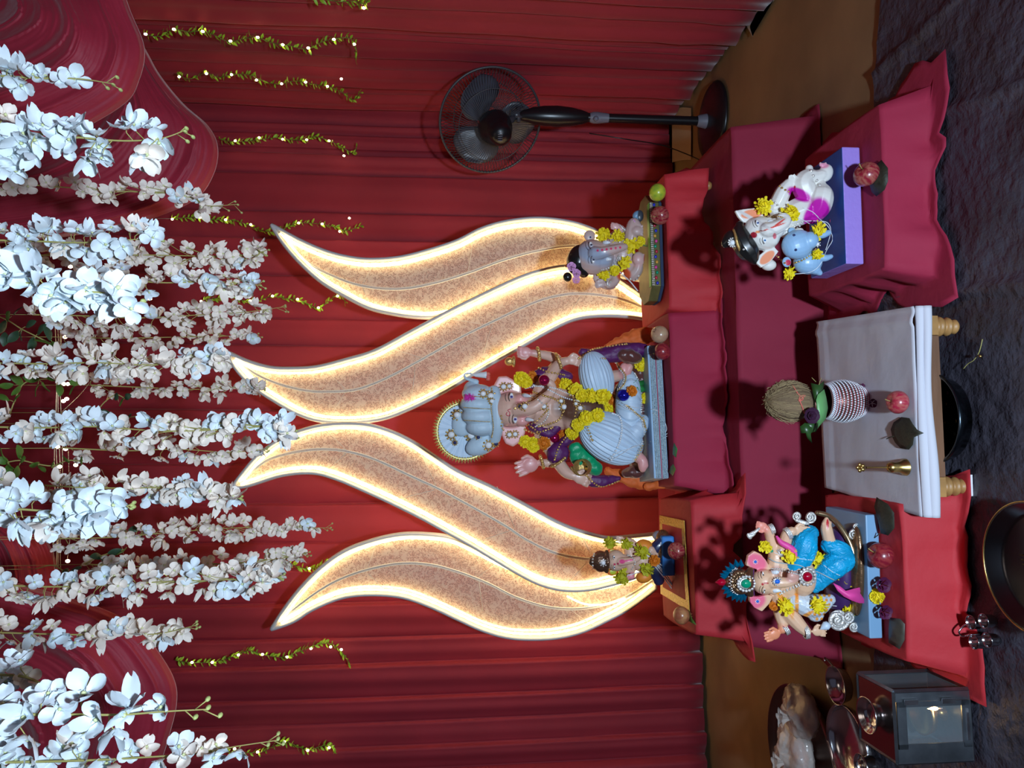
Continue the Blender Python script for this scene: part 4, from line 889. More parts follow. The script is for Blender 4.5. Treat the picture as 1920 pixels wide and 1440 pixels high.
A.t(mb, [(1150, 706, -30, 12), (1172, 700, -44, 10), (1180, 688, -48, 7)], 8); A.e(mb, 1170, 694, -48, 9, 14, 8)
A.t(mb, [(1185, 850, -40, 13), (1203, 862, -52, 10), (1208, 872, -54, 8)], 8); A.e(mb, 1205, 870, -54, 9, 16, 8)
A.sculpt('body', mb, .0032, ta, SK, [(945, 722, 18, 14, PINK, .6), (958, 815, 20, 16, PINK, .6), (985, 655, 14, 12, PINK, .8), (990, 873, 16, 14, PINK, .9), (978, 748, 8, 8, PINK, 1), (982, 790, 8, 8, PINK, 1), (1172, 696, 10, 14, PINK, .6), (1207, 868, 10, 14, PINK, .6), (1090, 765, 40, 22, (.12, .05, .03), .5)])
for x, y in ((989, 741), (994, 786)): obj('tusk', A.t(MB(), [(x - 6, y, -50, 4.2), (x, y + 1, -58, 3.4), (x + 6, y + 2, -64, 1)], 6), mat('tusk', (.8, .85, .9), .3), ta)
A.eye(959, 744, 15, ta, 90, (.16, .14, .45)); A.eye(966, 786, 15, ta, 90, (.16, .14, .45))
A.cord('forehead_mark', [(951, 773), (949, 777), (954, 780), (956, 774), (952, 769), (958, 767)], .8, ta, mat('red_paint', (.55, .05, .08), .5), 14, .3)
obj('forehead_dot', MB().ell(A.hit(966, 766, .5), .005, .002, .005), gold_m, ta)
# dhoti
dh_m = mat('pale_blue_silk', (.52, .66, .80), .45, sheen=.3, bump=.15, bscale=30)
def pleated(fig, x, y, d, rx, ry, rd, rot, n, dep=.045, nu=None):
    mb = MB(); nu = n * 6; nv = 22; a = R(rot); u_ = IX * math.cos(a) + IY * math.sin(a); v_ = -IX * math.sin(a) + IY * math.cos(a); Mx = Matrix((v_, DY, u_)).transposed(); k = fig.s; c = fig.p(x, y, d)
    vs = []; fs = []
    for j in range(nv + 1):
        th = PI * j / nv
        for i in range(nu):
            ph = 2 * PI * i / nu; w_ = 1 + dep * (((i % 6) / 6) - .5) * 2 * min(1, math.sin(th) * 1.6)
            vs.append(c + Mx @ (Vector((ry * math.sin(th) * math.cos(ph), rd * math.sin(th) * math.sin(ph), rx * math.cos(th))) * (k * w_)))
    for j in range(nv):
        for i in range(nu): a0 = j * nu + i; b0 = j * nu + (i + 1) % nu; fs.append((a0, a0 + nu, b0 + nu, b0))
    fig.b.append(BVHTree.FromPolygons(vs, fs)); mb.add(vs, fs); return mb
mb = pleated(A, 1118, 707, -38, 48, 31, 30, 75, 26); o1 = obj('dhoti', mb, dh_m, ta)
mb = pleated(A, 1146, 822, -44, 62, 44, 34, 28, 30, .06); mb2 = pleated(A, 1178, 762, -40, 24, 66, 26, 2, 22, .05); mb.add(mb2.v, mb2.f); mb2 = pleated(A, 1184, 815, -46, 19, 44, 22, 40, 18, .05); mb.add(mb2.v, mb2.f)
obj('dhoti', mb, dh_m, ta)
for pth in ([(1130, 742), (1150, 735), (1166, 722), (1170, 705), (1160, 690)], [(1172, 760), (1190, 775), (1204, 790), (1208, 815), (1200, 840), (1188, 862)], [(1160, 690), (1150, 676), (1128, 672)], [(1090, 780), (1098, 800), (1108, 826)], [(1190, 700), (1200, 720), (1203, 745), (1202, 770), (1206, 800)]):
    for o_ in (0, 3.2): A.beads('gold_hem', [(x + o_, y) for x, y in pth], 1.9, ta, gold_m if o_ else silver_m, lift=1)
A.beads('pearl_string', [(1148, 775), (1162, 782), (1166, 800), (1164, 820), (1158, 838), (1146, 862)], 2.2, ta, pearl_m, lift=2)
# shawl, green cloth, rear cloths
def blob(fig, name, parts, m_, parent, vox=.004, it=5, crumple=0):
    if name in ('shawl', 'shawl_tail', 'rear_cloth') and len(parts) > 1:
        for q in parts: blob(fig, name, [q], m_, parent, vox, it, crumple)
        return
    mb = MB()
    for q in parts: (fig.e if len(q) in (6, 7) and not isinstance(q[0], (tuple, list)) else fig.t)(mb, *(q if not isinstance(q[0], (tuple, list)) else (list(q), max(8, len(q) * 4))))
    o = fig.sculpt(name, mb, vox, parent, (1, 1, 1), (), m_, it)
    if crumple:
        me = o.data
        for v in me.vertices:
            n_ = v.normal; v.co += n_ * crumple * noise.noise(v.co * 45)
    return o
blob(A, 'shawl', [((1000, 722, -2, 9), (1010, 706, -2, 13), (1028, 700, 0, 14), (1050, 703, -2, 13), (1066, 706, -6, 9)), ((998, 800, -6, 9), (1012, 806, -14, 10), (1030, 812, -16, 10), (1044, 800, -20, 9)), (1046, 850, -18, 22, 21, 15, -40), (1062, 826, -20, 20, 10, 12, -40)], purple_m, ta, crumple=.003)
blob(A, 'shawl_tail', [((1092, 660, -5, 8), (1120, 668, -8, 15), (1150, 664, -8, 17), (1180, 658, -10, 17), (1205, 655, -12, 12)), ((1098, 898, 2, 10), (1120, 902, 2, 13), (1140, 900, 2, 10), (1160, 897, 2, 5))], purple_m, ta, crumple=.004)
for pth in ([(1010, 690), (1026, 697), (1044, 700), (1058, 703)], [(996, 800), (1010, 812), (1016, 830), (1020, 846)], [(1062, 818), (1048, 838), (1040, 862)], [(1098, 890), (1125, 912), (1160, 902)], [(1085, 672), (1110, 656), (1140, 650), (1175, 645)]): A.beads('gold_lace', pth, 2.2, ta, gold_m, lift=1)
blob(A, 'green_cloth', [(1092, 858, -20, 26, 20, 16, 20), (1112, 876, -22, 20, 14, 14, 30), (1080, 840, -18, 14, 12, 12)], mat('green_silk', (.0, .34, .14), .4, bump=.4, bscale=50, sheen=.3), ta, crumple=.004)
blob(A, 'rear_cloth', [((1140, 650, 22, 8), (1165, 642, 22, 14), (1195, 632, 20, 17), (1222, 628, 18, 16)), ((1140, 884, 22, 8), (1170, 894, 22, 13), (1200, 904, 20, 14), (1228, 908, 16, 12)), ((1215, 912, 0, 8), (1240, 908, -10, 8), (1252, 904, -20, 5))], saffron_m, ta, crumple=.008)
blob(A, 'cushion', [(1196, 770, 10, 22, 120, 34), (1180, 668, -20, 26, 14, 18, 10), (1190, 884, -10, 26, 12, 18, -10), (1172, 735, -20, 24, 20, 20)], mat('brown_silk', (.12, .04, .035), .3, bump=.4, bscale=50, sheen=.3), ta, crumple=.005)
# halo and turban
hc_ = A.p(872, 808, 6); Mh = Matrix((IX, IY, -DY)).transposed(); k = A.s; Mh = Matrix.Rotation(.12, 3, 'X') @ Matrix((IY, -IX, -DY)).transposed()
mb = MB(); nu = 120; vs = []; fs = []
for j in range(7):
    for i in range(nu): q = 2 * PI * i / nu; r = (4, 15, 26, 36, 44, 50, 53)[j] * k; vs.append(hc_ + Mh @ Vector((r * math.cos(q), r * math.sin(q), (1.2 * (i % 5) / 5 + .5) * k * min(1, j / 2))))
for j in range(6):
    for i in range(nu): fs.append((j * nu + i, j * nu + (i + 1) % nu, (j + 1) * nu + (i + 1) % nu, (j + 1) * nu + i))
mb.add(vs, fs); o = obj('halo', mb, dh_m, ta); o.modifiers.new('s', 'SOLIDIFY').thickness = .006
mb = MB()
for i in range(62):
    q = 2 * PI * i / 62; d = Mh @ Vector((math.cos(q), math.sin(q), 0)); mb.tube([hc_ + d * 52 * k, hc_ + d * 56 * k, hc_ + d * 61.5 * k], [2.6 * k, 2.4 * k, .3 * k], 5)
    mb.ell(hc_ + d * 50.5 * k - DY * 1.5 * k, 1.6 * k, 1.4 * k, 1.6 * k, nu=6, nv=4)
mb.tube([hc_ + Mh @ Vector((53 * k * math.cos(i / 48 * 2 * PI), 53 * k * math.sin(i / 48 * 2 * PI), 0)) for i in range(48)], 2.4 * k, 6, closed=True)
obj('gold_scallop', mb, mat('gold_pale', (.72, .60, .22), .35, .8), ta)
tb_m = mat('turban_silk', (.50, .64, .74), .5, bump=.15, bscale=50)
mb = MB()
for i, (x, rx) in enumerate(((878, 10), (886, 14), (895, 16), (905, 15), (915, 13))): pass
A.e(mb, 896, 738, -14, 30, 18, 26); A.e(mb, 895, 758, -16, 32, 19, 28); A.e(mb, 898, 780, -16, 32, 19, 28); A.e(mb, 902, 801, -14, 28, 17, 25); A.e(mb, 888, 735, -6, 18, 22, 20, -30)
A.e(mb, 905, 832, -4, 34, 20, 16, -25); A.e(mb, 870, 790, 0, 22, 30, 12, 20); A.t(mb, [(926, 734, -20, 12), (929, 750, -28, 12), (932, 775, -32, 12), (932, 800, -28, 12), (928, 822, -16, 11)], 16)
tb = A.sculpt('turban', mb, .0032, ta, (1, 1, 1), (), tb_m, 4)
for y in (742, 764, 788): A.beads('gold_chain', [(870, y), (885, y + 1), (900, y + 2), (918, y + 3)], 1.0, ta, gold_m, lift=.5)
A.beads('gold_chain', [(922, 728), (920, 750), (922, 775), (925, 800), (922, 820)], 1.3, ta, gold_m, lift=.5)
A.beads('gold_chain', [(940, 780), (941, 790), (940, 800), (944, 806)], 2.0, ta, gold_m, lift=.5)
for x, y, r, g_ in ((857, 778, 11, 'white'), (846, 815, 11, 'white'), (884, 816, 13, 'white'), (897, 820, 6, 'dark'), (916, 835, 11, 'white'), (930, 832, 7, 'dark'), (853, 830, 6, 'dark'), (906, 738, 9, 'white'), (920, 742, 10, 'white'), (922, 752, 7, 'white'), (944, 725, 9, 'white'), (955, 724, 7, 'white'), (955, 815, 8, 'white'), (966, 814, 8, 'white'), (984, 762, 9, 'white'), (975, 762, 6, 'dark'), (1023, 768, 0, '')):
    if r: A.jewel(x, y, r, ta, gem[g_], gold_m, 9)
mb = MB(); r_ = random.Random(4)
for i in range(160):
    v = Vector((r_.gauss(0, 1), r_.gauss(0, 1), r_.gauss(0, 1))).normalized(); c = A.p(882, 746, -34) + Vector((v.x * 8, v.y * 8, v.z * 10)) * k * .5; mb.tube([c, c + Vector((v.x * 9, v.y * 7, v.z * 11)) * k * .75], [1.1 * k, .2 * k], 3, caps=False)
obj('pink_pompom', mb, mat('pink_fluff', (.75, .04, .45), .8), ta)
mb = MB(); A.t(mb, [(893, 716, -14, 5), (882, 712, -12, 3.5), (873, 709, -12, 2.5), (871, 702, -12, 1.8), (878, 700, -12, 1.5), (884, 701, -12, 1.5)], 16); obj('plume_hook', mb, tb_m, ta)
mb = MB(); mb.lathe([(1 * k, 0), (4 * k, -6 * k), (6 * k, -22 * k), (7 * k, -26 * k), (0, -27 * k)], A.p(886, 703, -12), seg=12); tl = obj('tassel', mb, pearl_m, ta)
mb = MB()
for i in range(12): a = i * PI / 6; mb.ell(A.p(915, 706, -12) + Vector((math.cos(a) * 6 * k, math.sin(a) * 6 * k, 0)), 1.8 * k, 1.8 * k, 4 * k, nu=6, nv=5)
obj('tassel_bead', mb, mat('coral_bead', (.75, .15, .12), .3), tl)
# necklaces and bangles
for pth, r, m_ in (([(1000, 735), (1020, 742), (1040, 748), (1056, 762), (1050, 785), (1030, 795), (1010, 800)], 2.4, gold_m), ([(995, 740), (1012, 752), (1028, 770), (1022, 788), (1004, 800)], 2.0, silver_m), ([(985, 728), (1010, 724), (1035, 734), (1060, 746), (1085, 752)], 1.8, pearl_m), ([(1000, 722), (1040, 728), (1074, 742)], 1.6, pearl_m), ([(1074, 742), (1080, 765), (1076, 790)], 2.4, gold_m), ([(990, 752), (1000, 748), (1012, 740), (1026, 730)], 1.5, gold_m), ([(988, 798), (1006, 790), (1020, 776), (1028, 768)], 2.0, gold_m), ([(984, 805), (1000, 812), (1020, 808), (1036, 802)], 2.2, gold_m)):
    A.beads('necklace', pth, r, ta, m_, lift=.6)
for x, y, r in ((1058, 763, 9), (1052, 752, 7), (1088, 765, 8), (1080, 757, 6), (1020, 762, 8)): A.jewel(x, y, r, ta, gem['white'], gold_m, 8)
for x, y, a, L in ((1010, 664, 80, 12), (1047, 677, 70, 14), (1016, 866, 75, 12), (1047, 866, -35, 15), (1076, 884, 60, 8)):
    mb = MB(); c = A.hit(x, y, -4, -10)
    for i in range(14): q = 2 * PI * i / 14; ux, uy = math.cos(R(a)), math.sin(R(a)); mb.ell(c + (IX * ux + IY * uy) * L * k * math.cos(q) + DY * L * .8 * k * math.sin(q), 3 * k, 3 * k, 3 * k, nu=7, nv=5)
    mb.tube([c + (IX * ux + IY * uy) * (L - 1) * k * math.cos(i / 20 * 2 * PI) + DY * (L - 1) * .8 * k * math.sin(i / 20 * 2 * PI) for i in range(20)], 2.6 * k, 6, closed=True)
    obj('bangle', mb, gold_m, ta)
mb = MB(); c = A.p(955, 678, -16)
mb.ell(c, 8 * k, 8 * k, 9 * k); mb.ell(c + IX * 8 * k, 11 * k, 9 * k, 4 * k); obj('lotus_bud', mb, gold_m, ta)
mb = MB(); mb.lathe([(2 * k, -12 * k), (13 * k, -9 * k), (16 * k, 0), (13 * k, 8 * k), (15 * k, 12 * k)], A.p(1094, 876, -46), Matrix.Rotation(.9, 3, 'X'), 20); obj('gold_bowl', mb, gold_m, ta)
G = garland(A, 'long marigold garland with two purple and one blue shiny ball, round the largest statue', [(977, 710, 14, 'y'), (987, 716, 12, 'y'), (998, 707, 11, 'o'), (1020, 713, 10, 'R'), (1042, 718, 11, 'o'), (1060, 722, 14, 'y'), (1080, 732, 14, 'y'), (1092, 742, 13, 'y'), (1110, 741, 14, 'y'), (1130, 743, 15, 'y'), (1149, 751, 12, 'o'), (1137, 768, 14, 'y'), (1120, 780, 14, 'y'), (1099, 784, 14, 'y'), (1084, 797, 12, 'y'), (1073, 811, 13, 'y'), (1057, 816, 10, 'o'), (1039, 821, 10, 'R'), (1020, 831, 12, 'o'), (1000, 834, 14, 'y'), (985, 828, 12, 'y'), (1169, 741, 11, 'B'), (1185, 733, 10, 'o'), (1207, 747, 10, 'y')], [], 'marigold garlands')
del G['group']
t = thing('loose_thread', 'white thread trailing from the garland over the front of the central base', 'thread', tuple(A.hit(1165, 760, 3)))
for th in ([(1165, 755), (1190, 764), (1215, 766), (1236, 772), (1246, 790), (1250, 805), (1245, 816), (1253, 812), (1262, 808)], [(1160, 758), (1185, 770), (1214, 772), (1233, 780), (1240, 800), (1248, 815), (1256, 803)], [(1140, 860), (1160, 848), (1190, 838), (1220, 828), (1240, 820), (1252, 818)], [(1145, 864), (1165, 852), (1195, 834), (1225, 832), (1246, 815)]):
    mb = MB().tube([A.hit(x, y, 3, -66) for x, y in spline(th, 26)], .0012, 5); obj('strand', mb, thread_m, t)
def loose(fig, label, x, y, r, c='y'):
    q = fig.hit(x, y, r * .4, -60); t_ = thing('marigold', label, 'flower', tuple(q)); me = (MY if c == 'y' else MO)[0]
    o = inst('petals', me, t_, q, Vector((0, -1, .3)).to_track_quat('Z', 'Y').to_euler(), r * fig.s * 1.05); return t_
loose(A, 'single yellow marigold lying on the right front corner of the central base', 1204, 684, 14)
mb = MB(); t = thing('leaf_sprig', 'green leaf sprig between marigolds at the right foot of the largest statue', 'leaf', tuple(A.hit(1200, 722, 3)))
for pts in ([(1190, 722), (1200, 714), (1212, 712), (1206, 724)], [(1194, 726), (1206, 722), (1214, 732), (1202, 736)], [(1188, 718), (1196, 710), (1200, 720)]): mb.prism([A.hit(x, y, 4, -50) for x, y in pts], DY * .002)
obj('blade', mb, mat('fresh_leaf', (.03, .25, .06), .4), t)
# ------------------------------------------------------------------ front left statue, reclining on a throne
EDB = [(1655, 1197), (1647, 965)]
Q = board('', EDB, ZG + .005, .03, .20, None); zb = ZG + .005
YB = (Q[0].y + Q[1].y) / 2 + .085; B = Fig(YB, 1320, 940, 5.0526); k = B.s
tb_ = thing('elephant_headed_statue', 'reclining statue in turquoise dhoti with a spiky blue-jewelled crown, front left', 'statue', tuple(B.p(1600, 700, 0)[:2]) + (zb,))
bevel(obj('base_board', MB().quadbox([(q.x, q.y, zb + .034) for q in Q], zb), mat('base_blue', (.20, .38, .58), .4), tb_, False), .003)
PE = SRGB(235, 190, 155); CR = SRGB(235, 215, 190); OR = SRGB(240, 160, 70)
mb = MB()
B.e(mb, 570, 762, -90, 125, 122, 110); B.e(mb, 670, 768, -120, 80, 88, 85); B.e(mb, 655, 700, -150, 50, 48, 40); B.e(mb, 660, 838, -150, 50, 48, 40)
B.t(mb, [(640, 766, -170, 58), (720, 768, -200, 54), (790, 765, -215, 48), (840, 745, -220, 44), (862, 712, -222, 40), (835, 690, -222, 38)], 20); B.e(mb, 838, 706, -235, 52, 48, 36)
for pts in ([(420, 515), (480, 472), (540, 500), (590, 560), (640, 650), (560, 665), (480, 640), (400, 610)], [(430, 900), (520, 905), (610, 885), (655, 900), (625, 965), (550, 1045), (480, 1010), (440, 960)]): mb.prism([B.p(x, y, -60) for x, y in pts], DY * 45 * k)
B.t(mb, [(680, 520, 0, 75), (680, 740, 0, 95), (720, 960, 0, 80)], 10); B.e(mb, 800, 740, -10, 170, 200, 120); B.e(mb, 930, 720, -80, 130, 185, 140)
B.t(mb, [(700, 490, 10, 62), (655, 410, 10, 55), (625, 330, 0, 50), (605, 285, -25, 42), (590, 262, -30, 38)], 14); B.hand(mb, 555, 238, -35, 188, 110, .8, -1, 6)
B.t(mb, [(730, 470, -20, 66), (770, 380, -45, 62), (790, 310, -70, 55), (830, 285, -90, 48)], 14); B.hand(mb, 900, 282, -100, 8, 135, .18, -1, 4)
B.t(mb, [(710, 990, 20, 66), (725, 1080, 20, 62), (745, 1160, 0, 52), (740, 1215, -15, 42)], 14); B.hand(mb, 670, 1262, -25, 163, 128, .06, 1, 2)
B.t(mb, [(740, 990, 0, 75), (830, 1090, -35, 78), (905, 1175, -65, 68), (965, 1230, -85, 52)], 14); B.hand(mb, 1075, 1232, -95, 2, 120, .45, -1, 4)
B.t(mb, [(1200, 420, -135, 62), (1175, 330, -145, 58), (1160, 260, -150, 56), (1158, 205, -150, 42), (1160, 168, -150, 22)], 16)
for i in range(4): B.e(mb, 1130 + i * 22, 215 - i * 3, -160, 14, 22, 16)
B.sculpt('body', mb, .0019, tb_, PE, [(500, 575, 80, 60, SRGB(238, 110, 140), .5, 30), (500, 945, 70, 55, SRGB(238, 110, 140), .5, -30), (840, 705, 60, 60, SRGB(215, 160, 145), .4), (690, 660, 40, 40, SRGB(200, 150, 130), .6), (640, 1265, 110, 60, SRGB(240, 150, 110), .8, -20), (545, 235, 60, 60, SRGB(240, 150, 130), .8),
    (1170, 215, 12, 45, SRGB(200, 40, 50), .2), (990, 232, 10, 10, SRGB(160, 20, 30), .2), (1010, 262, 10, 10, SRGB(160, 20, 30), .2), (1005, 296, 10, 10, SRGB(160, 20, 30), .2), (555, 785, 10, 12, SRGB(190, 30, 40), .3), (590, 775, 22, 8, SRGB(190, 60, 50), .3), (960, 590, 8, 12, SRGB(220, 60, 40), .3), (760, 960, 130, 20, OR, .6, 60), (860, 960, 110, 14, OR, .6, 100)])
for y in (672, 845): obj('tusk', B.t(MB(), [(660, y, -170, 22), (695, y, -195, 20), (735 if y > 700 else 705, y + 6, -205, 5)], 8), mat('tusk', (.8, .85, .9), .3), tb_)
B.eye(560, 695, 62, tb_, 82, (.3, .2, .12), half=True); B.eye(572, 842, 62, tb_, 98, (.3, .2, .12), half=True)
turq = mat('turquoise_cloth', (.0, .42, .74), .45, bump=.3, bscale=30, var=.35, vscale=24, col2=(.0, .28, .52), coat=.1)
def folds(o, amp, f, dirv=(1, 0, 0)):
    me = o.data; dv = Vector(dirv)
    for v in me.vertices: v.co += v.normal * amp * (math.sin((v.co.dot(dv) + .25 * noise.noise(v.co * 18)) * f))
mb = MB(); B.t(mb, [(860, 640, -50, 100), (930, 500, -100, 118), (960, 390, -110, 118), (1010, 300, -90, 75)], 20); B.t(mb, [(1060, 760, -80, 95), (1140, 680, -110, 110), (1260, 590, -150, 125), (1350, 560, -150, 85), (1290, 470, -160, 95), (1180, 420, -150, 72)], 26); B.e(mb, 1400, 600, -130, 50, 70, 60); B.t(mb, [(1080, 700, -100, 90), (1050, 820, -90, 50)], 8)
folds(B.sculpt('dhoti', mb, .002, tb_, (1, 1, 1), (), turq), .0014, 420, (.6, 0, .8))
mb = MB(); B.t(mb, [(870, 950, -70, 85), (1000, 990, -90, 112), (1100, 970, -100, 100), (1190, 930, -90, 55)], 20); B.e(mb, 1060, 1080, -70, 80, 60, 50)
dots = [(1050 + 45 * i + 20 * (j % 2), 890 + 45 * j, 13, 13, OR, .3) for i in range(4) for j in range(6)]
folds(B.sculpt('shawl', mb, .002, tb_, SRGB(205, 215, 225), dots + [(950, 1090, 15, 90, OR, .6, 60), (880, 970, 14, 100, OR, .6, 0)]), .0008, 500, (.3, 0, 1))
pinkm = mat('pink_sash', (.85, .07, .35), .5)
obj('sash', B.t(MB(), [(690, 335, -90, 12), (730, 390, -110, 26), (790, 425, -130, 32), (850, 470, -140, 34), (880, 530, -150, 26)], 16), pinkm, tb_)
obj('sash_tail', MB().prism([B.p(x, y, -225 - (x - 1230) * .12) for x, y in ((1225, 775), (1290, 805), (1345, 850), (1420, 830), (1495, 812), (1478, 870), (1545, 965), (1470, 965), (1400, 940), (1330, 905), (1270, 850))], DY * 12 * k), pinkm, tb_)
thr = mat('throne_purple', (.05, .012, .10), .5, sheen=.3); brz = mat('bronze', (.30, .17, .09), .25, .8, bump=.2, bscale=60)
mb = MB(); B.e(mb, 1270, 680, 40, 120, 480, 210); obj('cushion', mb, thr, tb_)
obj('gold_rim', B.t(MB(), [(1075, 110, 60, 26), (1180, 140, 10, 28), (1280, 230, -70, 28), (1370, 370, -140, 28), (1420, 520, -180, 28), (1445, 700, -195, 28), (1445, 880, -185, 28), (1420, 1020, -150, 28), (1330, 1150, -60, 26)], 40), mat('bronze_gold', (.50, .36, .20), .25, .9), tb_)
mb = MB(); B.e(mb, 1445, 660, -160, 58, 440, 110); obj('throne_base', mb, brz, tb_)
def spiral(fig, mb, x, y, d, r0, turns, rt, a0=0, dr=1):
    n = int(turns * 18); pts = []
    for i in range(n + 1): f = i / n; a = a0 + dr * f * turns * 2 * PI; rr_ = r0 * (1 - .85 * f); pts.append((x + rr_ * math.cos(a), y + rr_ * math.sin(a), d - 20 * f, rt * (1 - .4 * f)))
    return fig.t(mb, pts)
for x, y, r, a0, dr, d in ((1270, 1125, 95, 0, 1, -170), (1370, 1100, 55, 3, -1, -190), (880, 140, 42, 1, 1, 20), (1010, 150, 52, 2, -1, 0), (1420, 310, 52, 0, 1, -150), (1440, 240, 34, 2, -1, -140), (1420, 1190, 44, 1, 1, -150)):
    mb = MB(); spiral(B, mb, x, y, d, r, 1.8, r * .22, a0, dr); B.e(mb, x, y, d + 22, r * 1.05, r * 1.05, 18); obj('scroll_ornament', mb, silver_m, tb_)
mb = MB(); B.t(mb, [(880, 180, 10, 20), (930, 200, 0, 26), (980, 210, -10, 20)], 8); obj('scroll_ornament', mb, silver_m, tb_)
# crown
mb = MB(); B.e(mb, 345, 760, -40, 125, 125, 105); B.e(mb, 235, 760, -30, 50, 60, 55); B.t(mb, [(440, 660, -90, 40), (430, 760, -140, 45), (440, 870, -90, 40)], 12)
for i in range(10): a = i * .63; B.e(mb, 340 + 75 * math.cos(a), 760 + 85 * math.sin(a), -100, 30, 30, 30)
B.sculpt('crown', mb, .0018, tb_, (1, 1, 1), (), brz, 2)
blue_gem = mat('blue_jewel_foil', (.0, .22, .42), .12, .6)
for x, y in ((350, 565), (300, 565), (248, 592), (212, 625), (188, 665), (168, 712), (182, 825), (196, 866), (222, 900), (272, 925), (312, 940), (350, 944), (385, 935), (165, 690)):
    c = Vector((x - 350, y - 752)); L_ = c.length; c /= L_; b_ = (x - c.x * 40, y - c.y * 40); mb = MB()
    mb.tube([B.p(b_[0] - c.x * 15, b_[1] - c.y * 15, -10), B.p(b_[0], b_[1], -22), B.p(x + c.x * 18, y + c.y * 18, -10)], [16 * k, 33 * k, 1 * k], 5); obj('crown_spike', mb, blue_gem, tb_, False)
for i in range(3): B.beads('crown_band', [(285 + 14 * i, 625 + i * 8), (240 + 12 * i, 690), (240 + 12 * i, 830), (290 + 14 * i, 900 - i * 8)], 9, tb_, silver_m, lift=0, d0=-20)
mb = MB(); c = B.p(160, 765, -45); mb.tube([c + IX * 55 * k, c + IX * 20 * k, c - IX * 10 * k, c - IX * 58 * k], [10 * k, 36 * k, 34 * k, 2 * k], 12); obj('red_teardrop_jewel', mb, gem['red'], tb_)
B.jewel(400, 780, 82, tb_, gem['green'], silver_m, 16, rx=95, lift=4); B.jewel(695, 760, 42, tb_, gem['blue'], silver_m, 12, rx=50, lift=4)
B.jewel(980, 715, 90, tb_, gem['red'], silver_m, 14, lift=10); B.jewel(487, 573, 26, tb_, gem['blue'], pearl_m, 8); B.jewel(508, 948, 26, tb_, gem['blue'], pearl_m, 8); B.jewel(645, 470, 30, tb_, gem['green'], silver_m, 8, rx=36)
B.beads('hair_band', [(470, 650), (468, 700), (470, 830), (475, 890)], 7, tb_, purple_m, lift=2)
for pth, r in (([(640, 640), (700, 640), (800, 650), (900, 670)], 9), ([(640, 660), (760, 662), (880, 690)], 9), ([(720, 880), (800, 840), (900, 800)], 11), ([(735, 860), (830, 815), (910, 780)], 11)): B.beads('necklace', pth, r, tb_, silver_m, lift=3)
obj('grey_ribbon', MB().tube([B.hit(x, y, 10) for x, y in spline([(610, 535), (680, 575), (780, 590), (900, 605), (980, 640), (1080, 670), (1180, 720), (1270, 770), (1300, 830), (1310, 900)], 40)], [10 * k] * 40, 6, flat=.5), mat('ribbon', (.45, .5, .5), .4), tb_)
for x, y, a, L in ((640, 262, 70, 42), (795, 305, 62, 52), (775, 1215, 60, 45), (965, 1240, 80, 55), (720, 490, 60, 40)):
    for o_ in (-1, 0, 1):
        mb = MB(); c = B.hit(x + o_ * 14 * math.sin(R(a)), y - o_ * 14 * math.cos(R(a)), -30, -30); ux, uy = math.cos(R(a)), math.sin(R(a)); U3 = (IX * ux + IY * uy)
        n3 = 16; mb.tube([c + U3 * (L + 3) * k * math.cos(i / n3 * 2 * PI) + DY * (L * .85) * k * math.sin(i / n3 * 2 * PI) for i in range(n3)], 9 * k, 6, closed=True); obj('bangle', mb, silver_m, tb_)
mb = MB(); B.t(mb, [(520, 260, -80, 14), (470, 300, -80, 16)], 5); B.e(mb, 455, 312, -80, 46, 26, 18, -35); B.e(mb, 430, 330, -80, 22, 34, 14, -35); obj('silver_axe', mb, silver_m, tb_)
mb = MB(); c = B.p(1150, 1182, -150); U3 = IX * .35 - IX * 0 + IY * .0; mb.lathe([(0, -40 * k), (34 * k, -34 * k), (42 * k, -5 * k), (28 * k, 25 * k), (2 * k, 60 * k)], c, Matrix.Rotation(-.5, 3, 'Y'), 14); obj('sweet_dumpling', mb, mat('pale_blue_white', (.6, .72, .85), .4), tb_)
obj('red_thread', MB().tube([B.hit(x, y, 4, -30) for x, y in spline([(745, 1180), (770, 1195), (800, 1200), (830, 1215)], 10)], 3 * k, 5), mat('red_paint', (.5, .03, .05), .5), tb_)
g = garland(B, 'garland of ragged yellow marigolds and one orange one on the turquoise-dressed statue', [(585, 430, 50, 'r'), (825, 520, 62, 'r'), (1085, 555, 66, 'r'), (1350, 720, 74, 'r'), (775, 990, 68, 'r'), (660, 990, 45, 'o'), (1085, 985, 64, 'r'), (1385, 1015, 74, 'r'), (1512, 905, 52, 'o')],
    [[(590, 440), (700, 500), (830, 530), (950, 550), (1080, 570), (1220, 670), (1340, 730), (1430, 820), (1500, 900)], [(770, 990), (900, 965), (1080, 985), (1230, 990), (1380, 1010)], [(1380, 1010), (1460, 1040), (1490, 1120), (1430, 1240)], [(1390, 1000), (1480, 1020), (1500, 1130), (1420, 1230)]], d0=-60, tr=4)
del g['group']
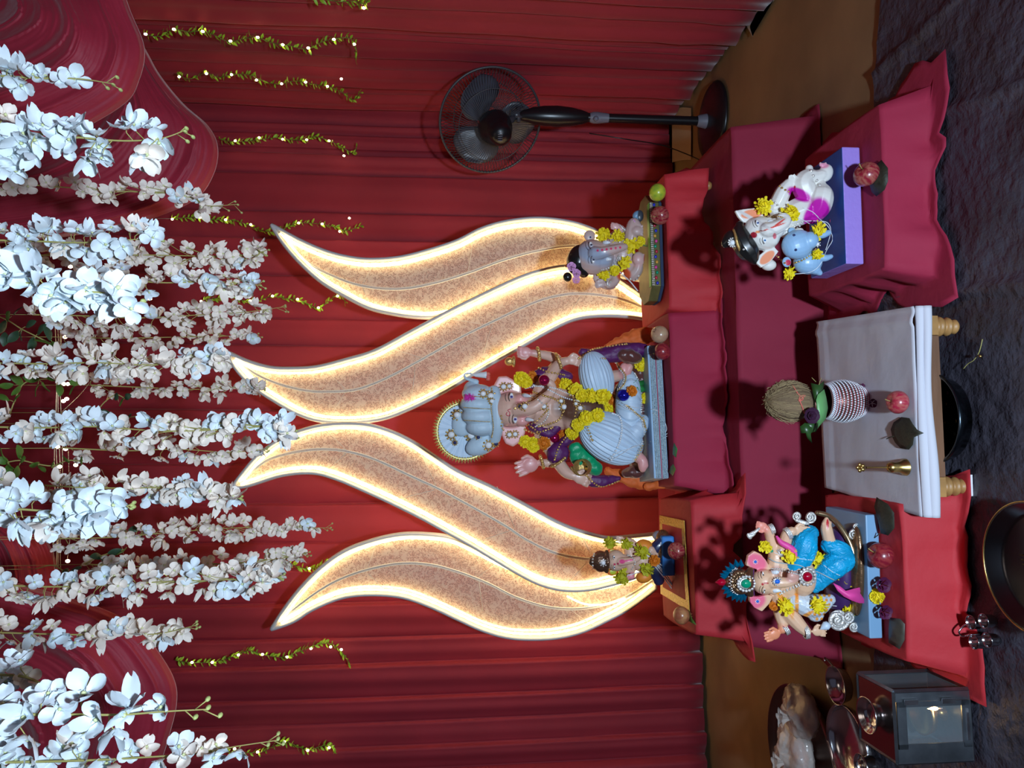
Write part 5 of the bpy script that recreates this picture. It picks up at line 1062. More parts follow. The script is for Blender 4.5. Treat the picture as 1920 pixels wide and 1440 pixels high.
# ------------------------------------------------------------------ front right statue, leaning on a blue mouse
EDC = [(1620, 495), (1612, 276)]
Q = board('', EDC, ZF + .005, .05, .19, None); zb = ZF + .005; YC = (Q[0].y + Q[1].y) / 2 + .075; Cf = Fig(YC, 1340, 270, 5.3325); k = Cf.s
tc_ = thing('elephant_headed_statue', 'white reclining statue in magenta dhoti with black hair, leaning on a blue mouse', 'statue', tuple(Cf.p(1300, 700, 0)[:2]) + (zb,))
o = obj('base_board', MB().quadbox([(q.x, q.y, zb + .050) for q in Q], zb), [mat('lavender_paint', (.36, .24, .72), .4, bump=.2, bscale=60), mat('deep_blue_paint', (.008, .08, .34), .45)], tc_, False)
o.data.polygons[0].material_index = 1; bevel(o, .003)
W = SRGB(232, 228, 220)
mb = MB()
Cf.e(mb, 470, 895, -60, 195, 172, 150, 25); Cf.e(mb, 590, 850, -110, 110, 110, 110); Cf.e(mb, 560, 960, -110, 80, 70, 70); Cf.e(mb, 520, 790, -110, 70, 60, 60)
Cf.t(mb, [(520, 860, -190, 80), (600, 840, -225, 74), (670, 805, -240, 66), (710, 770, -240, 56), (700, 735, -230, 46), (660, 730, -220, 38)], 22)
for pts, d in (([(205, 665), (300, 648), (400, 638), (470, 680), (500, 730), (400, 765), (290, 785), (240, 730)], -30), ([(600, 1030), (640, 1075), (560, 1180), (470, 1235), (420, 1190), (450, 1110), (530, 1050)], -90)): mb.prism([Cf.p(x, y, d) for x, y in pts], DY * 40 * k)
Cf.e(mb, 540, 1210, -20, 80, 60, 60); Cf.t(mb, [(620, 780, 10, 110), (740, 720, 0, 135), (860, 670, -40, 150), (950, 640, -50, 120)], 16)
Cf.t(mb, [(600, 640, 0, 75), (640, 570, -20, 85), (690, 470, -50, 80), (740, 400, -80, 58)], 14); Cf.hand(mb, 770, 355, -120, 330, 85, .5, -1, 5)
Cf.t(mb, [(960, 620, -50, 110), (920, 500, -80, 115), (880, 400, -90, 115), (930, 340, -90, 95), (1010, 330, -100, 72), (1070, 310, -110, 62)], 26); Cf.e(mb, 1110, 290, -110, 75, 95, 52, 20)
for i in range(4): Cf.e(mb, 1055 + i * 18, 212 - abs(i - 1.5) * 6, -125, 12, 24, 16)
Cf.t(mb, [(980, 690, -60, 115), (1040, 620, -110, 125), (1060, 530, -140, 128), (1070, 480, -130, 105), (1060, 420, -110, 60)], 20); Cf.t(mb, [(940, 290, 10, 55), (945, 245, 10, 40)], 6)
Cf.t(mb, [(700, 860, -20, 80), (790, 900, -60, 60), (850, 880, -90, 45)], 10)
MG = SRGB(200, 25, 170); OG = SRGB(240, 150, 110)
Cf.sculpt('body', mb, .0019, tc_, W, [(370, 700, 100, 42, OG, .15, -8), (525, 1135, 85, 42, OG, .15, -42), (845, 505, 110, 50, MG, .35, 25), (1045, 670, 95, 115, MG, .35, 0), (960, 740, 60, 90, MG, .4, 10), (390, 910, 32, 28, SRGB(160, 15, 40), .2), (590, 830, 110, 8, SRGB(220, 80, 70), .3, -20), (650, 785, 60, 8, SRGB(220, 80, 70), .3, -35), (600, 920, 16, 26, SRGB(225, 110, 120), .3), (430, 880, 20, 10, SRGB(235, 140, 80), .4), (465, 868, 26, 3, SRGB(150, 50, 40), .3), (480, 866, 26, 3, SRGB(150, 50, 40), .3), (1090, 215, 40, 22, SRGB(230, 150, 175), .6), (800, 430, 10, 12, SRGB(190, 30, 50), .2), (400, 760, 200, 14, SRGB(210, 205, 200), .5, 30)])
Cf.eye(430, 790, 62, tc_, 68, (.08, .14, .4)); Cf.eye(500, 965, 62, tc_, 78, (.05, .25, .6))
for y in (775, 915): obj('tusk', Cf.t(MB(), [(540, y, -170, 18), (565, y, -190, 15), (600, y - 3, -200, 4)], 6), mat('tusk', (.8, .85, .9), .3), tc_)
hair = mat('black_hair', (.012, .012, .012), .25, coat=.3)
mb = MB(); Cf.t(mb, [(250, 810, -30, 45), (250, 900, -50, 95), (290, 1000, -60, 115), (350, 1090, -60, 105), (400, 1160, -40, 55)], 24); Cf.e(mb, 150, 950, -10, 70, 95, 75, 20); Cf.e(mb, 105, 990, 0, 40, 55, 45)
Cf.sculpt('hair', mb, .002, tc_, (1, 1, 1), (), hair, 3)
obj('hair_ring', Cf.t(MB(), [(190, 860, -80, 12), (210, 920, -120, 14), (225, 990, -135, 14), (250, 1060, -110, 13), (240, 1100, -60, 10)], 20), gold_m, tc_); Cf.jewel(180, 985, 52, tc_, gem['white'], silver_m, 12, lift=12)
Cf.beads('diamond_stud', [(290, 1054), (291, 1055)], 12, tc_, silver_m, 1, lift=6)
for pth, r, mm in (([(560, 560), (590, 575), (620, 600), (650, 640)], 12, silver_m), ([(500, 715), (560, 722), (640, 725), (680, 735)], 8, gold_m), ([(750, 890), (800, 860), (850, 820), (880, 780)], 12, silver_m), ([(700, 870), (770, 850), (830, 800)], 9, silver_m), ([(650, 420), (690, 450), (740, 475)], 12, gold_m), ([(965, 270), (985, 320), (1020, 365), (1050, 410)], 17, silver_m), ([(620, 1120), (680, 1180)], 8, gold_m)): Cf.beads('ornament_chain', pth, r, tc_, mm, lift=4)
# mouse: carved with the statue
mb = MB(); Cf.e(mb, 830, 1005, -150, 165, 150, 125, -20); Cf.e(mb, 950, 965, -215, 88, 90, 78); Cf.e(mb, 930, 1180, -60, 150, 130, 120); Cf.e(mb, 720, 1180, -180, 48, 55, 22); Cf.e(mb, 770, 870, -120, 40, 40, 20)
Cf.t(mb, [(1000, 900, -170, 46), (1080, 905, -185, 42), (1140, 885, -190, 30)], 10); Cf.t(mb, [(1020, 1120, -140, 50), (1100, 1140, -160, 38), (1160, 1125, -165, 26)], 10); Cf.t(mb, [(1000, 1250, -80, 60), (1050, 1290, -80, 30)], 8)
mo = Cf.sculpt('mouse', mb, .0019, tc_, SRGB(150, 190, 225), [(735, 1185, 26, 26, SRGB(200, 50, 80), .3)], label='pale blue mouse figure')
for x, y in ((795, 912), (812, 1058)): obj('mouse_eye', MB().ell(Cf.hit(x, y, 2), 14 * k, 10 * k, 14 * k, nu=10, nv=6), gem['dark'], mo)
for pth in ([(640, 1130), (700, 1190)], [(800, 1190), (880, 1160), (960, 1110), (1010, 1050)]): Cf.beads('collar', pth, 11, mo, gold_m, lift=4)
Cf.jewel(1030, 1000, 34, mo, gem['white'], silver_m, 6, lift=6)
g = garland(Cf, 'garland of five small yellow marigolds on the white reclining statue', [(490, 620, 66, 'r'), (755, 690, 72, 'r'), (1035, 865, 66, 'r'), (1022, 1105, 44, 'r'), (745, 1290, 54, 'r')],
    [[(500, 620), (620, 690), (750, 700), (900, 770), (1030, 850)], [(880, 640), (980, 680), (1060, 760), (1130, 820), (1170, 900), (1175, 970), (1120, 1060), (1060, 1200), (960, 1280), (800, 1300)], [(900, 770), (1040, 770), (1130, 790), (1160, 880), (1110, 1060)]], d0=-60, tr=4)
del g['group']
# ------------------------------------------------------------------ rear right statue
EDD = [(1245, 536), (1240, 380)]
Q = board('', EDD, ZU + .005, .04, .17, None); zb = ZU + .005; YD = (Q[0].y + Q[1].y) / 2 + .085; D_ = Fig(YD, 1040, 330, 5.333); k = D_.s
td = thing('elephant_headed_statue', 'grey-beige big-headed statue with pink flowers in black hair, rear right', 'statue', tuple(D_.p(1000, 750, 0)[:2]) + (zb,))
q4 = [Vector((q.x, q.y, 0)) for q in Q]; dv = (q4[1] - q4[0]).normalized(); nb = (q4[3] - q4[0]).normalized()
oct_ = [q4[0], q4[1], q4[1] + dv * .045 + nb * .05, q4[2] + dv * .045 - nb * .05, q4[2], q4[3], q4[3] - dv * .045 - nb * .05, q4[0] - dv * .045 + nb * .05]
obj('cloth_pad', MB().quadbox([(v.x, v.y, zb + .010) for v in oct_], zb), mat('navy_cloth', (.02, .04, .09), .8), td, False)
o = obj('base_board', MB().quadbox([(v.x, v.y, zb + .044) for v in oct_], zb + .010), [mat('olive_gilt', (.16, .15, .05), .45, .2, var=.4, vscale=30), brz], td, False)
bevel(o, .002)
obj('green_ribbon', MB().quadbox([(v.x, v.y, zb + .0455) for v in [q4[0] + nb * .004, q4[1] + nb * .004, q4[1] + nb * .030, q4[0] + nb * .030]], zb + .0445), mat('green_foil', (.10, .45, .05), .4, .1), td, False)
mb = MB(); n_ = 44
for j in range(n_):
    for z in (.041, .036): mb.ell(q4[0].lerp(q4[1], (j + .5) / n_) - nb * .002 + Vector((0, 0, zb + z)), .0028, .0025, .0028, nu=6, nv=4)
o = obj('bead_trim', mb, silver_m, td); o['kind'] = 'stuff'
cols = [(.02, .03, .5), (.5, .02, .05), (.0, .3, .15), (.7, .05, .3), (.7, .35, .05)]
for j in range(16):
    mb = MB().ell(q4[0].lerp(q4[1], (j + .5) / 16) - nb * .003 + Vector((0, 0, zb + .025 + (.003 if j % 2 else -.001))), .0065, .003, .005, nu=8, nv=5); obj('trim_gem', mb, mat('trim_gem_%d' % (j % 5), cols[j % 5], .2), td)
GB = SRGB(200, 172, 165)
mb = MB(); D_.e(mb, 375, 812, -60, 175, 180, 150); D_.e(mb, 470, 805, -85, 120, 155, 120)
D_.t(mb, [(400, 775, -190, 72), (480, 765, -225, 60), (560, 745, -235, 52), (640, 722, -235, 44), (700, 708, -230, 34)], 20)
D_.e(mb, 350, 600, -10, 60, 62, 22); D_.e(mb, 500, 1050, -20, 130, 80, 30, 25); D_.t(mb, [(590, 640, 0, 80), (600, 780, -10, 110), (610, 930, 0, 80)], 10); D_.e(mb, 680, 780, -40, 130, 150, 110)
D_.t(mb, [(580, 620, 0, 50), (640, 560, -20, 50), (660, 530, -40, 42)], 8); D_.hand(mb, 615, 500, -60, 185, 85, .6, -1, 6)
D_.t(mb, [(600, 950, 0, 55), (600, 1050, -20, 52), (540, 1090, -50, 42)], 8); D_.hand(mb, 470, 1080, -70, 175, 95, .4, 1, 5)
D_.t(mb, [(760, 640, -60, 70), (770, 540, -80, 66), (790, 470, -80, 56), (830, 500, -110, 42)], 16); D_.e(mb, 825, 550, -130, 62, 52, 40)
D_.t(mb, [(760, 880, -60, 80), (770, 980, -80, 78), (820, 940, -120, 62), (840, 880, -140, 48)], 16); D_.e(mb, 838, 828, -160, 62, 72, 45)
for i in range(4): D_.e(mb, 875, 500 + i * 30, -145, 14, 14, 14); D_.e(mb, 890 - i * 4, 790 + i * 26, -175, 14, 14, 14)
D_.sculpt('body', mb, .0026, td, GB, [(690, 985, 60, 55, SRGB(220, 90, 50), .4), (340, 765, 18, 14, SRGB(190, 30, 50), .3), (400, 800, 150, 60, SRGB(160, 170, 190), .8, 20), (830, 850, 50, 50, SRGB(215, 170, 165), .6), (625, 495, 60, 60, SRGB(220, 170, 165), .6), (900, 830, 8, 40, SRGB(190, 30, 60), .3)] + [(430 + 45 * i, 745 - 6 * i, 9, 10, SRGB(225, 50, 100), .4) for i in range(6)])
for x, y in ((525, 665), (535, 832)): obj('tusk', D_.t(MB(), [(x - 25, y, -170, 22), (x, y, -190, 20), (x + 22, y, -195, 12)], 6), mat('tusk', (.8, .85, .9), .3), td)
D_.eye(365, 690, 70, td, 70, (.12, .12, .2)); D_.eye(388, 838, 70, td, 92, (.12, .12, .2))
mb = MB(); D_.e(mb, 240, 840, -20, 120, 160, 125, 15); D_.e(mb, 290, 930, -30, 70, 90, 90); D_.sculpt('hair', mb, .003, td, (1, 1, 1), (), hair, 3); obj('hair_bun', MB().ell(D_.p(128, 1010, -20), 48 * k, 42 * k, 45 * k), hair, td)
def rose(fig, x, y, r, m_, parent, name='rose', d0=-60, q=None, n=5):
    c = q or fig.hit(x, y, r * .5, d0); s_ = r * fig.s if fig else r; mb = MB(); r_ = random.Random(int(x + y))
    for lay in range(3):
        for i in range(n - lay):
            a = 2 * PI * i / (n - lay) + lay * .6; rr_ = s_ * (1 - .3 * lay); e_ = .2 + .45 * lay
            def fn(u, v):
                w_ = (v - .5) * 1.35; aa = a + w_ * (.4 + .6 * u); el = e_ + .35 * u; rad = rr_ * (.2 + .8 * u) * (1 - .12 * (v - .5) ** 2 * 4); return c + Vector((math.cos(aa) * rad * math.cos(el * .7), -math.sin(el) * rad * .9 - .0, math.sin(aa) * rad * math.cos(el * .7)))
            mb.grid(fn, 3, 4)
    return obj(name, mb, m_, parent)
pkf = mat('pink_flower', (.70, .35, .62), .6)
for x, y, r in ((165, 910, 52), (215, 975, 48), (212, 1040, 44), (120, 900, 20)): rose(D_, x, y, r, pkf if r > 30 else mari_o, td, 'hair_flower')
D_.jewel(358, 612, 18, td, gem['dark'], pearl_m, 6)
for pth in ([(470, 940), (540, 920), (600, 870), (640, 800)], [(480, 960), (560, 930), (610, 890), (650, 820)], [(560, 640), (600, 640), (650, 660)], [(480, 1000), (520, 1040), (560, 1060)], [(760, 1030), (810, 1045), (840, 1000)]): D_.beads('silver_chain', pth, 11, td, silver_m, lift=4)
for x, y, a, L in ((700, 560, 60, 52), (665, 520, 50, 42), (520, 1075, 80, 45)):
    mb = MB(); c = D_.hit(x, y, -30, -30); U3 = IX * math.cos(R(a)) + IY * math.sin(R(a)); mb.tube([c + U3 * L * k * math.cos(i / 16 * 2 * PI) + DY * L * .85 * k * math.sin(i / 16 * 2 * PI) for i in range(16)], 9 * k, 6, closed=True); obj('bangle', mb, silver_m, td)
mb = MB(); D_.e(mb, 820, 390, -40, 38, 50, 35, 40); D_.e(mb, 800, 440, -50, 26, 32, 26); D_.t(mb, [(800, 470, -55, 10), (785, 500, -60, 6)], 5); D_.e(mb, 850, 400, -40, 40, 62, 30); mo = D_.sculpt('mouse', mb, .002, td, SRGB(115, 155, 185), [(865, 400, 30, 80, SRGB(60, 65, 75), .3)], label='small blue mouse figure')
D_.beads('mouse_collar', [(790, 440), (800, 455)], 9, mo, pkf, 2)
g = garland(D_, 'garland of yellow marigolds on the grey-beige big-headed statue', [(490, 590, 56, 'r'), (630, 610, 54, 'r'), (765, 705, 60, 'r'), (852, 655, 56, 'y'), (700, 870, 54, 'r'), (600, 945, 54, 'y'), (490, 985, 50, 'r')], [[(490, 590), (630, 610), (765, 705), (850, 655)], [(490, 985), (600, 945), (700, 870), (765, 705)], [(650, 960), (740, 1040), (800, 1110), (830, 1150)]], d0=-60, tr=7)
del g['group']
obj('flower_stalk', MB().tube([D_.hit(x, y, 6, -90) for x, y in spline([(870, 685), (920, 700), (965, 725)], 8)], 8 * k, 6), leaf_m, g)
# ------------------------------------------------------------------ rear left small statue with its gold-edged mat
mq = [PZ(x, y, ZE + .0045) for x, y in ((1293, 1146), (1283, 976), (1237, 966), (1239, 1113))]
t = thing('shrine_mat', 'small red mat with a wide gold border on the rear left stool', 'mat', tuple(sum(mq, Vector()) / 4))
cenq = sum(mq, Vector()) / 4; inn = [p.lerp(cenq, .20) for p in mq]; up_ = Vector((0, 0, .0012))
obj('red_centre', MB().quadbox([tuple(p + up_ * .5) for p in inn], ZE + .0040), redcl_m, t, False)
goldcl = mat('gold_cloth', (.62, .40, .05), .4, .5, bump=.5, bscale=120, var=.3, vscale=80)
for i in range(4): obj('gold_border', MB().quadbox([tuple(p + up_) for p in (mq[i], mq[(i + 1) % 4], inn[(i + 1) % 4], inn[i])], ZE + .0042), goldcl, t, False)
zb = ZE + .006; gE = PZ(1268, 1045, zb); YE = gE.y + .07; E_ = Fig(YE, 1090, 910, 4.9656); k = E_.s
te = thing('elephant_headed_statue', 'smallest seated statue with orange sleeves and brown helmet-shaped crown, rear left', 'statue', (gE.x, YE, zb))
cE = Vector((gE.x, YE, 0))
bevel(obj('seat_block', MB().box((gE.x - .003, YE - .005, zb + .022), .135, .10, .044, Matrix.Rotation(.08, 3, 'Z')), mat('bright_blue_paint', (.03, .22, .62), .4), te, False), .006)
mb = MB(); E_.e(mb, 320, 700, -50, 95, 100, 88); E_.e(mb, 380, 705, -70, 60, 70, 66); E_.t(mb, [(360, 712, -125, 40), (430, 705, -150, 35), (490, 695, -155, 30), (530, 680, -150, 24)], 16)
E_.t(mb, [(450, 610, 0, 50), (460, 700, 0, 70), (450, 800, 0, 50)], 8); E_.e(mb, 570, 700, -30, 110, 110, 85)
E_.t(mb, [(500, 590, 0, 42), (480, 540, -5, 38), (420, 510, -15, 30)], 8); E_.hand(mb, 370, 495, -25, 180, 62, .4, -1, 5); E_.t(mb, [(460, 830, 0, 40), (420, 860, -10, 34), (390, 880, -20, 30)], 8); E_.e(mb, 360, 895, -20, 30, 28, 20); E_.hand(mb, 470, 852, -110, 185, 62, .2, 1, 3)
E_.t(mb, [(690, 640, -60, 45), (650, 600, -90, 38)], 6)
E_.sculpt('body', mb, .0022, te, SRGB(225, 185, 160), [(380, 710, 22, 16, SRGB(225, 70, 130), .5), (440, 700, 50, 7, SRGB(225, 70, 130), .4, -8), (470, 850, 30, 30, SRGB(235, 140, 150), .8), (310, 735, 10, 8, SRGB(200, 40, 90), .3), (340, 730, 8, 8, SRGB(200, 40, 90), .3)])
E_.eye(305, 672, 38, te, 80, (.08, .08, .1)); E_.eye(308, 762, 38, te, 100, (.08, .08, .1))
for y, a in ((622, 10), (805, -10)):
    mb = MB(); E_.e(mb, 295, y, -10, 56, 38, 16, a); E_.sculpt('ear', mb, .002, te, SRGB(235, 110, 50), [(295, y, 26, 22, SRGB(190, 200, 50), .4)])
mb = MB(); E_.e(mb, 180, 708, -30, 92, 100, 84); E_.e(mb, 105, 705, -20, 40, 50, 45); E_.t(mb, [(235, 620, -60, 20), (245, 708, -110, 24), (235, 800, -60, 20)], 10); E_.sculpt('crown', mb, .0022, te, (1, 1, 1), (), mat('crown_bronze', (.20, .11, .07), .15, .7, bump=.4, bscale=90), 2)
E_.jewel(205, 722, 38, te, gem['white'], silver_m, 8, lift=4); E_.beads('crown_band', [(120, 640), (105, 700), (110, 770)], 10, te, silver_m, lift=2)
osl = mat('orange_paint', (.85, .28, .03), .5)
mb = MB(); E_.e(mb, 590, 568, -40, 84, 66, 70, 20); E_.sculpt('sleeve', mb, .003, te, (1, 1, 1), (), osl, 3)
mb = MB(); E_.e(mb, 585, 850, -40, 80, 58, 66, -15); E_.sculpt('sleeve', mb, .003, te, (1, 1, 1), (), osl, 3)
ddh = mat('dark_navy_paint', (.02, .03, .09), .3, bump=.2, bscale=60, coat=.3)
mb = MB(); E_.t(mb, [(690, 700, -60, 70), (700, 800, -80, 72), (720, 880, -70, 55)], 10); E_.t(mb, [(660, 640, -40, 50), (700, 580, -60, 58), (760, 520, -60, 55)], 10); E_.sculpt('dhoti', mb, .0026, te, (1, 1, 1), (), ddh, 3)
mb = MB(); E_.t(mb, [(740, 480, -20, 50), (750, 560, -60, 60), (760, 640, -80, 56), (800, 700, -80, 50)], 14); E_.e(mb, 760, 470, 0, 60, 60, 70); E_.sculpt('throne', mb, .003, te, (1, 1, 1), (), brz, 3)
mb = MB(); E_.e(mb, 720, 470, 20, 60, 50, 60); obj('grey_bolster', mb, mat('grey_paint', (.25, .24, .3), .5), te)
for pth in ([(430, 650), (470, 670), (500, 720), (470, 780)], [(640, 620), (700, 700), (740, 740), (800, 760)], [(690, 720), (740, 780), (760, 820)]): E_.beads('silver_chain', pth, 9, te, silver_m, lift=4)
olive_m = mat('marigold_olive', (.62, .58, .02), .7, var=.3, vscale=90, col2=(.35, .33, .0)); keep_ = MR; MR = [mari_mesh(21, olive_m, 1), mari_mesh(22, olive_m, 1)]
g = garland(E_, 'garland of greenish-yellow marigolds on the smallest statue', [(272, 535, 46, 'r'), (422, 545, 44, 'r'), (562, 615, 54, 'r'), (608, 778, 50, 'r'), (378, 850, 56, 'r'), (682, 702, 52, 'o')], [[(272, 535), (420, 545), (560, 615), (680, 700)], [(378, 850), (500, 820), (608, 778), (680, 700)], [(700, 740), (760, 820), (820, 900), (860, 950)], [(710, 735), (790, 830), (850, 930)], [(690, 760), (770, 860), (840, 960)]], d0=-40, tr=6)
del g['group']; MR = keep_
# ------------------------------------------------------------------ fruit
fruit('pomegranate', 'pale brown pomegranate on the centre stool, touching the orange-red cloth', 'fruit', 1236, 627, 17, ZU + .004, pom2, 'pom', (.6, .5, 0))
fruit('apple', 'dark red apple at the right front corner of the largest statue', 'fruit', 1241, 659, 17, ZU + .004, am1, tilt=(-.5, .3, 1))
fruit('green_fruit', 'yellow-green guava-like fruit at the right end of the orange-red cloth', 'fruit', 1232, 361, 17, ZU + .004, gua, 'ball')
fruit('apple', 'pinkish striped apple beside the yellow-green fruit, before the rear right statue', 'fruit', 1236, 404, 18, ZU + .004, am2, tilt=(.6, -.4, 0))
fruit('apple', 'red and cream streaked apple in front of the smallest statue', 'fruit', 1267, 1033, 17, ZE + .007, am2, tilt=(.7, .2, 0))
fruit('pomegranate', 'greenish brown pomegranate at the left end of the rear left stool', 'fruit', 1277, 1154, 17, ZE + .005, pom, 'pom', (PI - .3, 0, .3))
fruit('apple', 'striped red apple with a pale stalk, in front of the lavender base', 'fruit', 1622, 326, 25, ZF + .008, am2, tilt=(.35, .6, 0))
fruit('apple', 'dark red apple in front of the pale blue base at front left', 'fruit', 1648, 1041, 26, ZG + .006, am1, tilt=(.25, .35, .4))
fruit('apple', 'pinkish red apple on the white cloth below the brass pot', 'fruit', 1680, 754, 23, ZM + .012, am3, tilt=(.1, .1, .4))
# small dried fruit and dark petals by the smallest statue
mb = MB().ell((0, 0, 0), .022, .022, .019, nu=16, nv=10); 
for v in mb.v: v *= 1 + .12 * noise.noise(v * 90)
c = PZ(1272, 1088, ZE + .007); o = obj('dried_fruit', mb, mat('dried_brown', (.14, .07, .04), .8, bump=.8, bscale=120), loc=(c.x, c.y, ZE + .024)); tag(o, 'shrivelled brown dried fruit on the gold-edged mat', 'fruit')
def item(name, label, cat, mb, m_, smooth=True):
    c = sum(mb.v, Vector()) / len(mb.v); c.z = min(v.z for v in mb.v); o = obj(name, mb, m_, smooth=smooth, loc=tuple(c)); o.data.transform(Matrix.Translation(-c)); return tag(o, label, cat)
# ------------------------------------------------------------------ leaves, petals and roses lying about
flatleaf('leaf', 'crumpled dark green leaf behind the striped apple at front right', [(1628, 340), (1640, 312), (1652, 300), (1662, 315), (1666, 340), (1660, 356), (1642, 368), (1634, 360)], ZF + .004, dryleaf_m, h=.02)
flatleaf('leaf', 'long dark leaf lying across the right edge of the red cloth at front left', [(1645, 932), (1652, 936), (1664, 945), (1676, 962), (1678, 990), (1666, 1004), (1650, 1000), (1646, 975), (1642, 950)], ZG + .012, dryleaf_m, h=.008, tail=[(1650, 1000), (1640, 1008), (1630, 1015)])
flatleaf('leaf', 'square-cut dull leaf at the left end of the red cloth', [(1668, 1158), (1690, 1160), (1697, 1170), (1694, 1200), (1688, 1217), (1668, 1205), (1665, 1180)], ZG + .004, mat('dull_leaf', (.09, .08, .06), .5, var=.3, vscale=60))
flatleaf('leaf', 'heart-shaped dark leaf on the white cloth, beside the apple', [(1674, 820), (1672, 805), (1676, 792), (1688, 782), (1706, 784), (1714, 795), (1718, 806), (1730, 812), (1716, 820), (1712, 834), (1702, 843), (1688, 840), (1680, 830)], ZM + .012, dryleaf_m, h=.004, tail=[(1676, 818), (1668, 820), (1662, 823)])
flatleaf('leaf', 'tiny green leaf on the crimson cloth near the left front of the central base', [(1262, 838), (1266, 830), (1270, 842), (1266, 858), (1262, 852)], ZU + .003, mat('fresh_leaf', (.03, .25, .06), .4), h=.003)
flatleaf('leaf', 'small green leaf with a red spot at the left front of the central base', [(1258, 875), (1264, 870), (1267, 880), (1260, 892), (1256, 885)], ZU + .003, leaf_m, h=.003)
t = thing('leaf', 'narrow green leaf under the greenish brown pomegranate', 'leaf', tuple(PZ(1292, 1160, ZE + .005))); obj('blade', MB().prism([PZ(x, y, ZE + .006) for x, y in ((1284, 1140), (1292, 1145), (1298, 1160), (1306, 1172), (1292, 1165))], (0, 0, .001)), leaf_m, t)
rp = mat('dark_rose', (.10, .008, .06), .6, var=.3, vscale=80); rp2 = mat('pink_petal', (.25, .02, .08), .6)
def roseat(label, x, y, Z, r, m_=rp, name='rose'):
    c = PZ(x, y, Z); t = thing(name, label, 'flower', (c.x, c.y, Z)); c.z = Z + r * .7; F0 = Fig(c.y); rose(F0, x, y, r / F0.s, m_, t, 'petals', q=c); return t
roseat('dark purple rose head on the red cloth, right of the yellow marigold', 1664, 1095, ZG + .006, .022)
roseat('dark purple rose head on the red cloth, left of the yellow marigold', 1667, 1146, ZG + .006, .020)
roseat('shrivelled dark rose on the white cloth above the red apple', 1641, 756, ZM + .012, .013)
roseat('tiny dark bud on the white cloth by the foot of the pot', 1620, 724, ZM + .012, .008)
c = PZ(1655, 1118, ZG + .006); t = thing('marigold', 'yellow marigold lying on the red cloth between two dark roses', 'flower', (c.x, c.y, ZG + .006)); inst('petals', MY[1], t, (c.x, c.y, ZG + .022), Vector((.1, -.6, .8)).to_track_quat('Z', 'Y').to_euler(), .020)
r_ = random.Random(12); t = thing('rose_petals', 'scattered dark pink rose petals on the front edge of the lavender base', 'petals', tuple(Cf.hit(1200, 690, 2)), 'rose petals on the lavender base')
del t['group']
for x, y in ((1170, 690), (1195, 640), (1215, 600), (1230, 550), (1180, 720), (1200, 700), (1280, 660), (1225, 650), (1255, 545), (1160, 770), (1200, 750)):
    s_ = 24 if x != 1280 else 44; c = Cf.hit(x, y, 8); mb = MB()
    def fn(u, v): return c + Vector(((u - .5) * s_ * Cf.s * 1.6, -.002 - .004 * math.sin(u * 3) * math.sin(v * 3), (v - .5) * s_ * Cf.s * 1.5 * (1 - .4 * abs(u - .5))))
    mb.grid(fn, 4, 4); e = r_.uniform(0, 3); obj('petal', mb, rp2, t)
mb = MB(); pts = []
r_ = random.Random(3)
for i in range(260):
    u = r_.random(); x = 1626 + 8 * math.sin(u * 5) + r_.gauss(0, 3.2); y = 368 + u * 105; q = PZ(x, y, ZF + .006 + r_.random() * .008); mb.ell(q, .0022, .0022, .002, nu=5, nv=3)
for o_ in (0, 9): mb.tube([PZ(1626 + o_ + 6 * math.sin(u * .5 + o_), 372 + u * 5, ZF + .012) for u in range(20 if not o_ else 9)], .0016, 5)
o = item('bead_string', 'heap of tarnished gold beaded chain on the maroon cloth, in front of the lavender base', 'beads', mb, gold_m); o['kind'] = 'stuff'
# ------------------------------------------------------------------ pot with coconut
zt = ZM + .011; g = PZ(1632, 753, zt); YK = g.y + .045; kk = YK / F
def ZK(x): return P(x, 753, YK).z
tk = thing('coconut_pot', 'copper pot wrapped in rhinestone bands, topped by a coconut and leaves', 'pot', (g.x, YK, zt))
def dx(x): return P(x, 753, YK).x
ctr = lambda x: Vector((P(x, 753, YK).x, YK, 0))
pr = [(0, zt), (.020, zt + .001), (30 * kk, ZK(1612)), (37 * kk, ZK(1598)), (41 * kk, ZK(1583)), (40 * kk, ZK(1568)), (36 * kk, ZK(1555)), (33 * kk, ZK(1548)), (36 * kk, ZK(1543))]
obj('pot', MB().lathe([(r * .96, z) for r, z in pr], (g.x, YK, 0), seg=36), mat('copper', (.22, .10, .08), .35, .8), tk)
mb = MB(); prs = spline([(r, z) for r, z in pr[3:8]], 12)
mb2 = MB()
for j, (r, z) in enumerate([(q[0], q[1]) for q in spline([(pr[2][0] * 1.0, pr[2][1]), pr[3], pr[4], pr[5], pr[6], pr[7]], 13)]):
    n_ = 54
    for i in range(n_): a = 2 * PI * (i + .5 * (j % 2)) / n_; mb.ell((g.x + r * math.cos(a), YK + r * math.sin(a), z), .0028, .0028, .0025, nu=6, nv=4)
    mb2.tube([(g.x + r * .985 * math.cos(a * PI / 20), YK + r * .985 * math.sin(a * PI / 20), z - .0028) for a in range(40)], .0013, 5, closed=True)
o = obj('rhinestone_band', mb, mat('rhinestone', (.80, .84, .90), .2, .3), tk); o['kind'] = 'stuff'
obj('red_cord', mb2, mat('red_cord_m', (.5, .05, .06), .5), tk)
coco = mat('coconut_husk', (.26, .17, .09), .9, bump=1.0, bscale=60, var=.6, vscale=20, stretch=(1, 1, .15))
mb = MB(); zc = (ZK(1437) + ZK(1525)) / 2; rz = (ZK(1437) - ZK(1525)) / 2
vs = []; fs = []; nu = 32; nv = 20
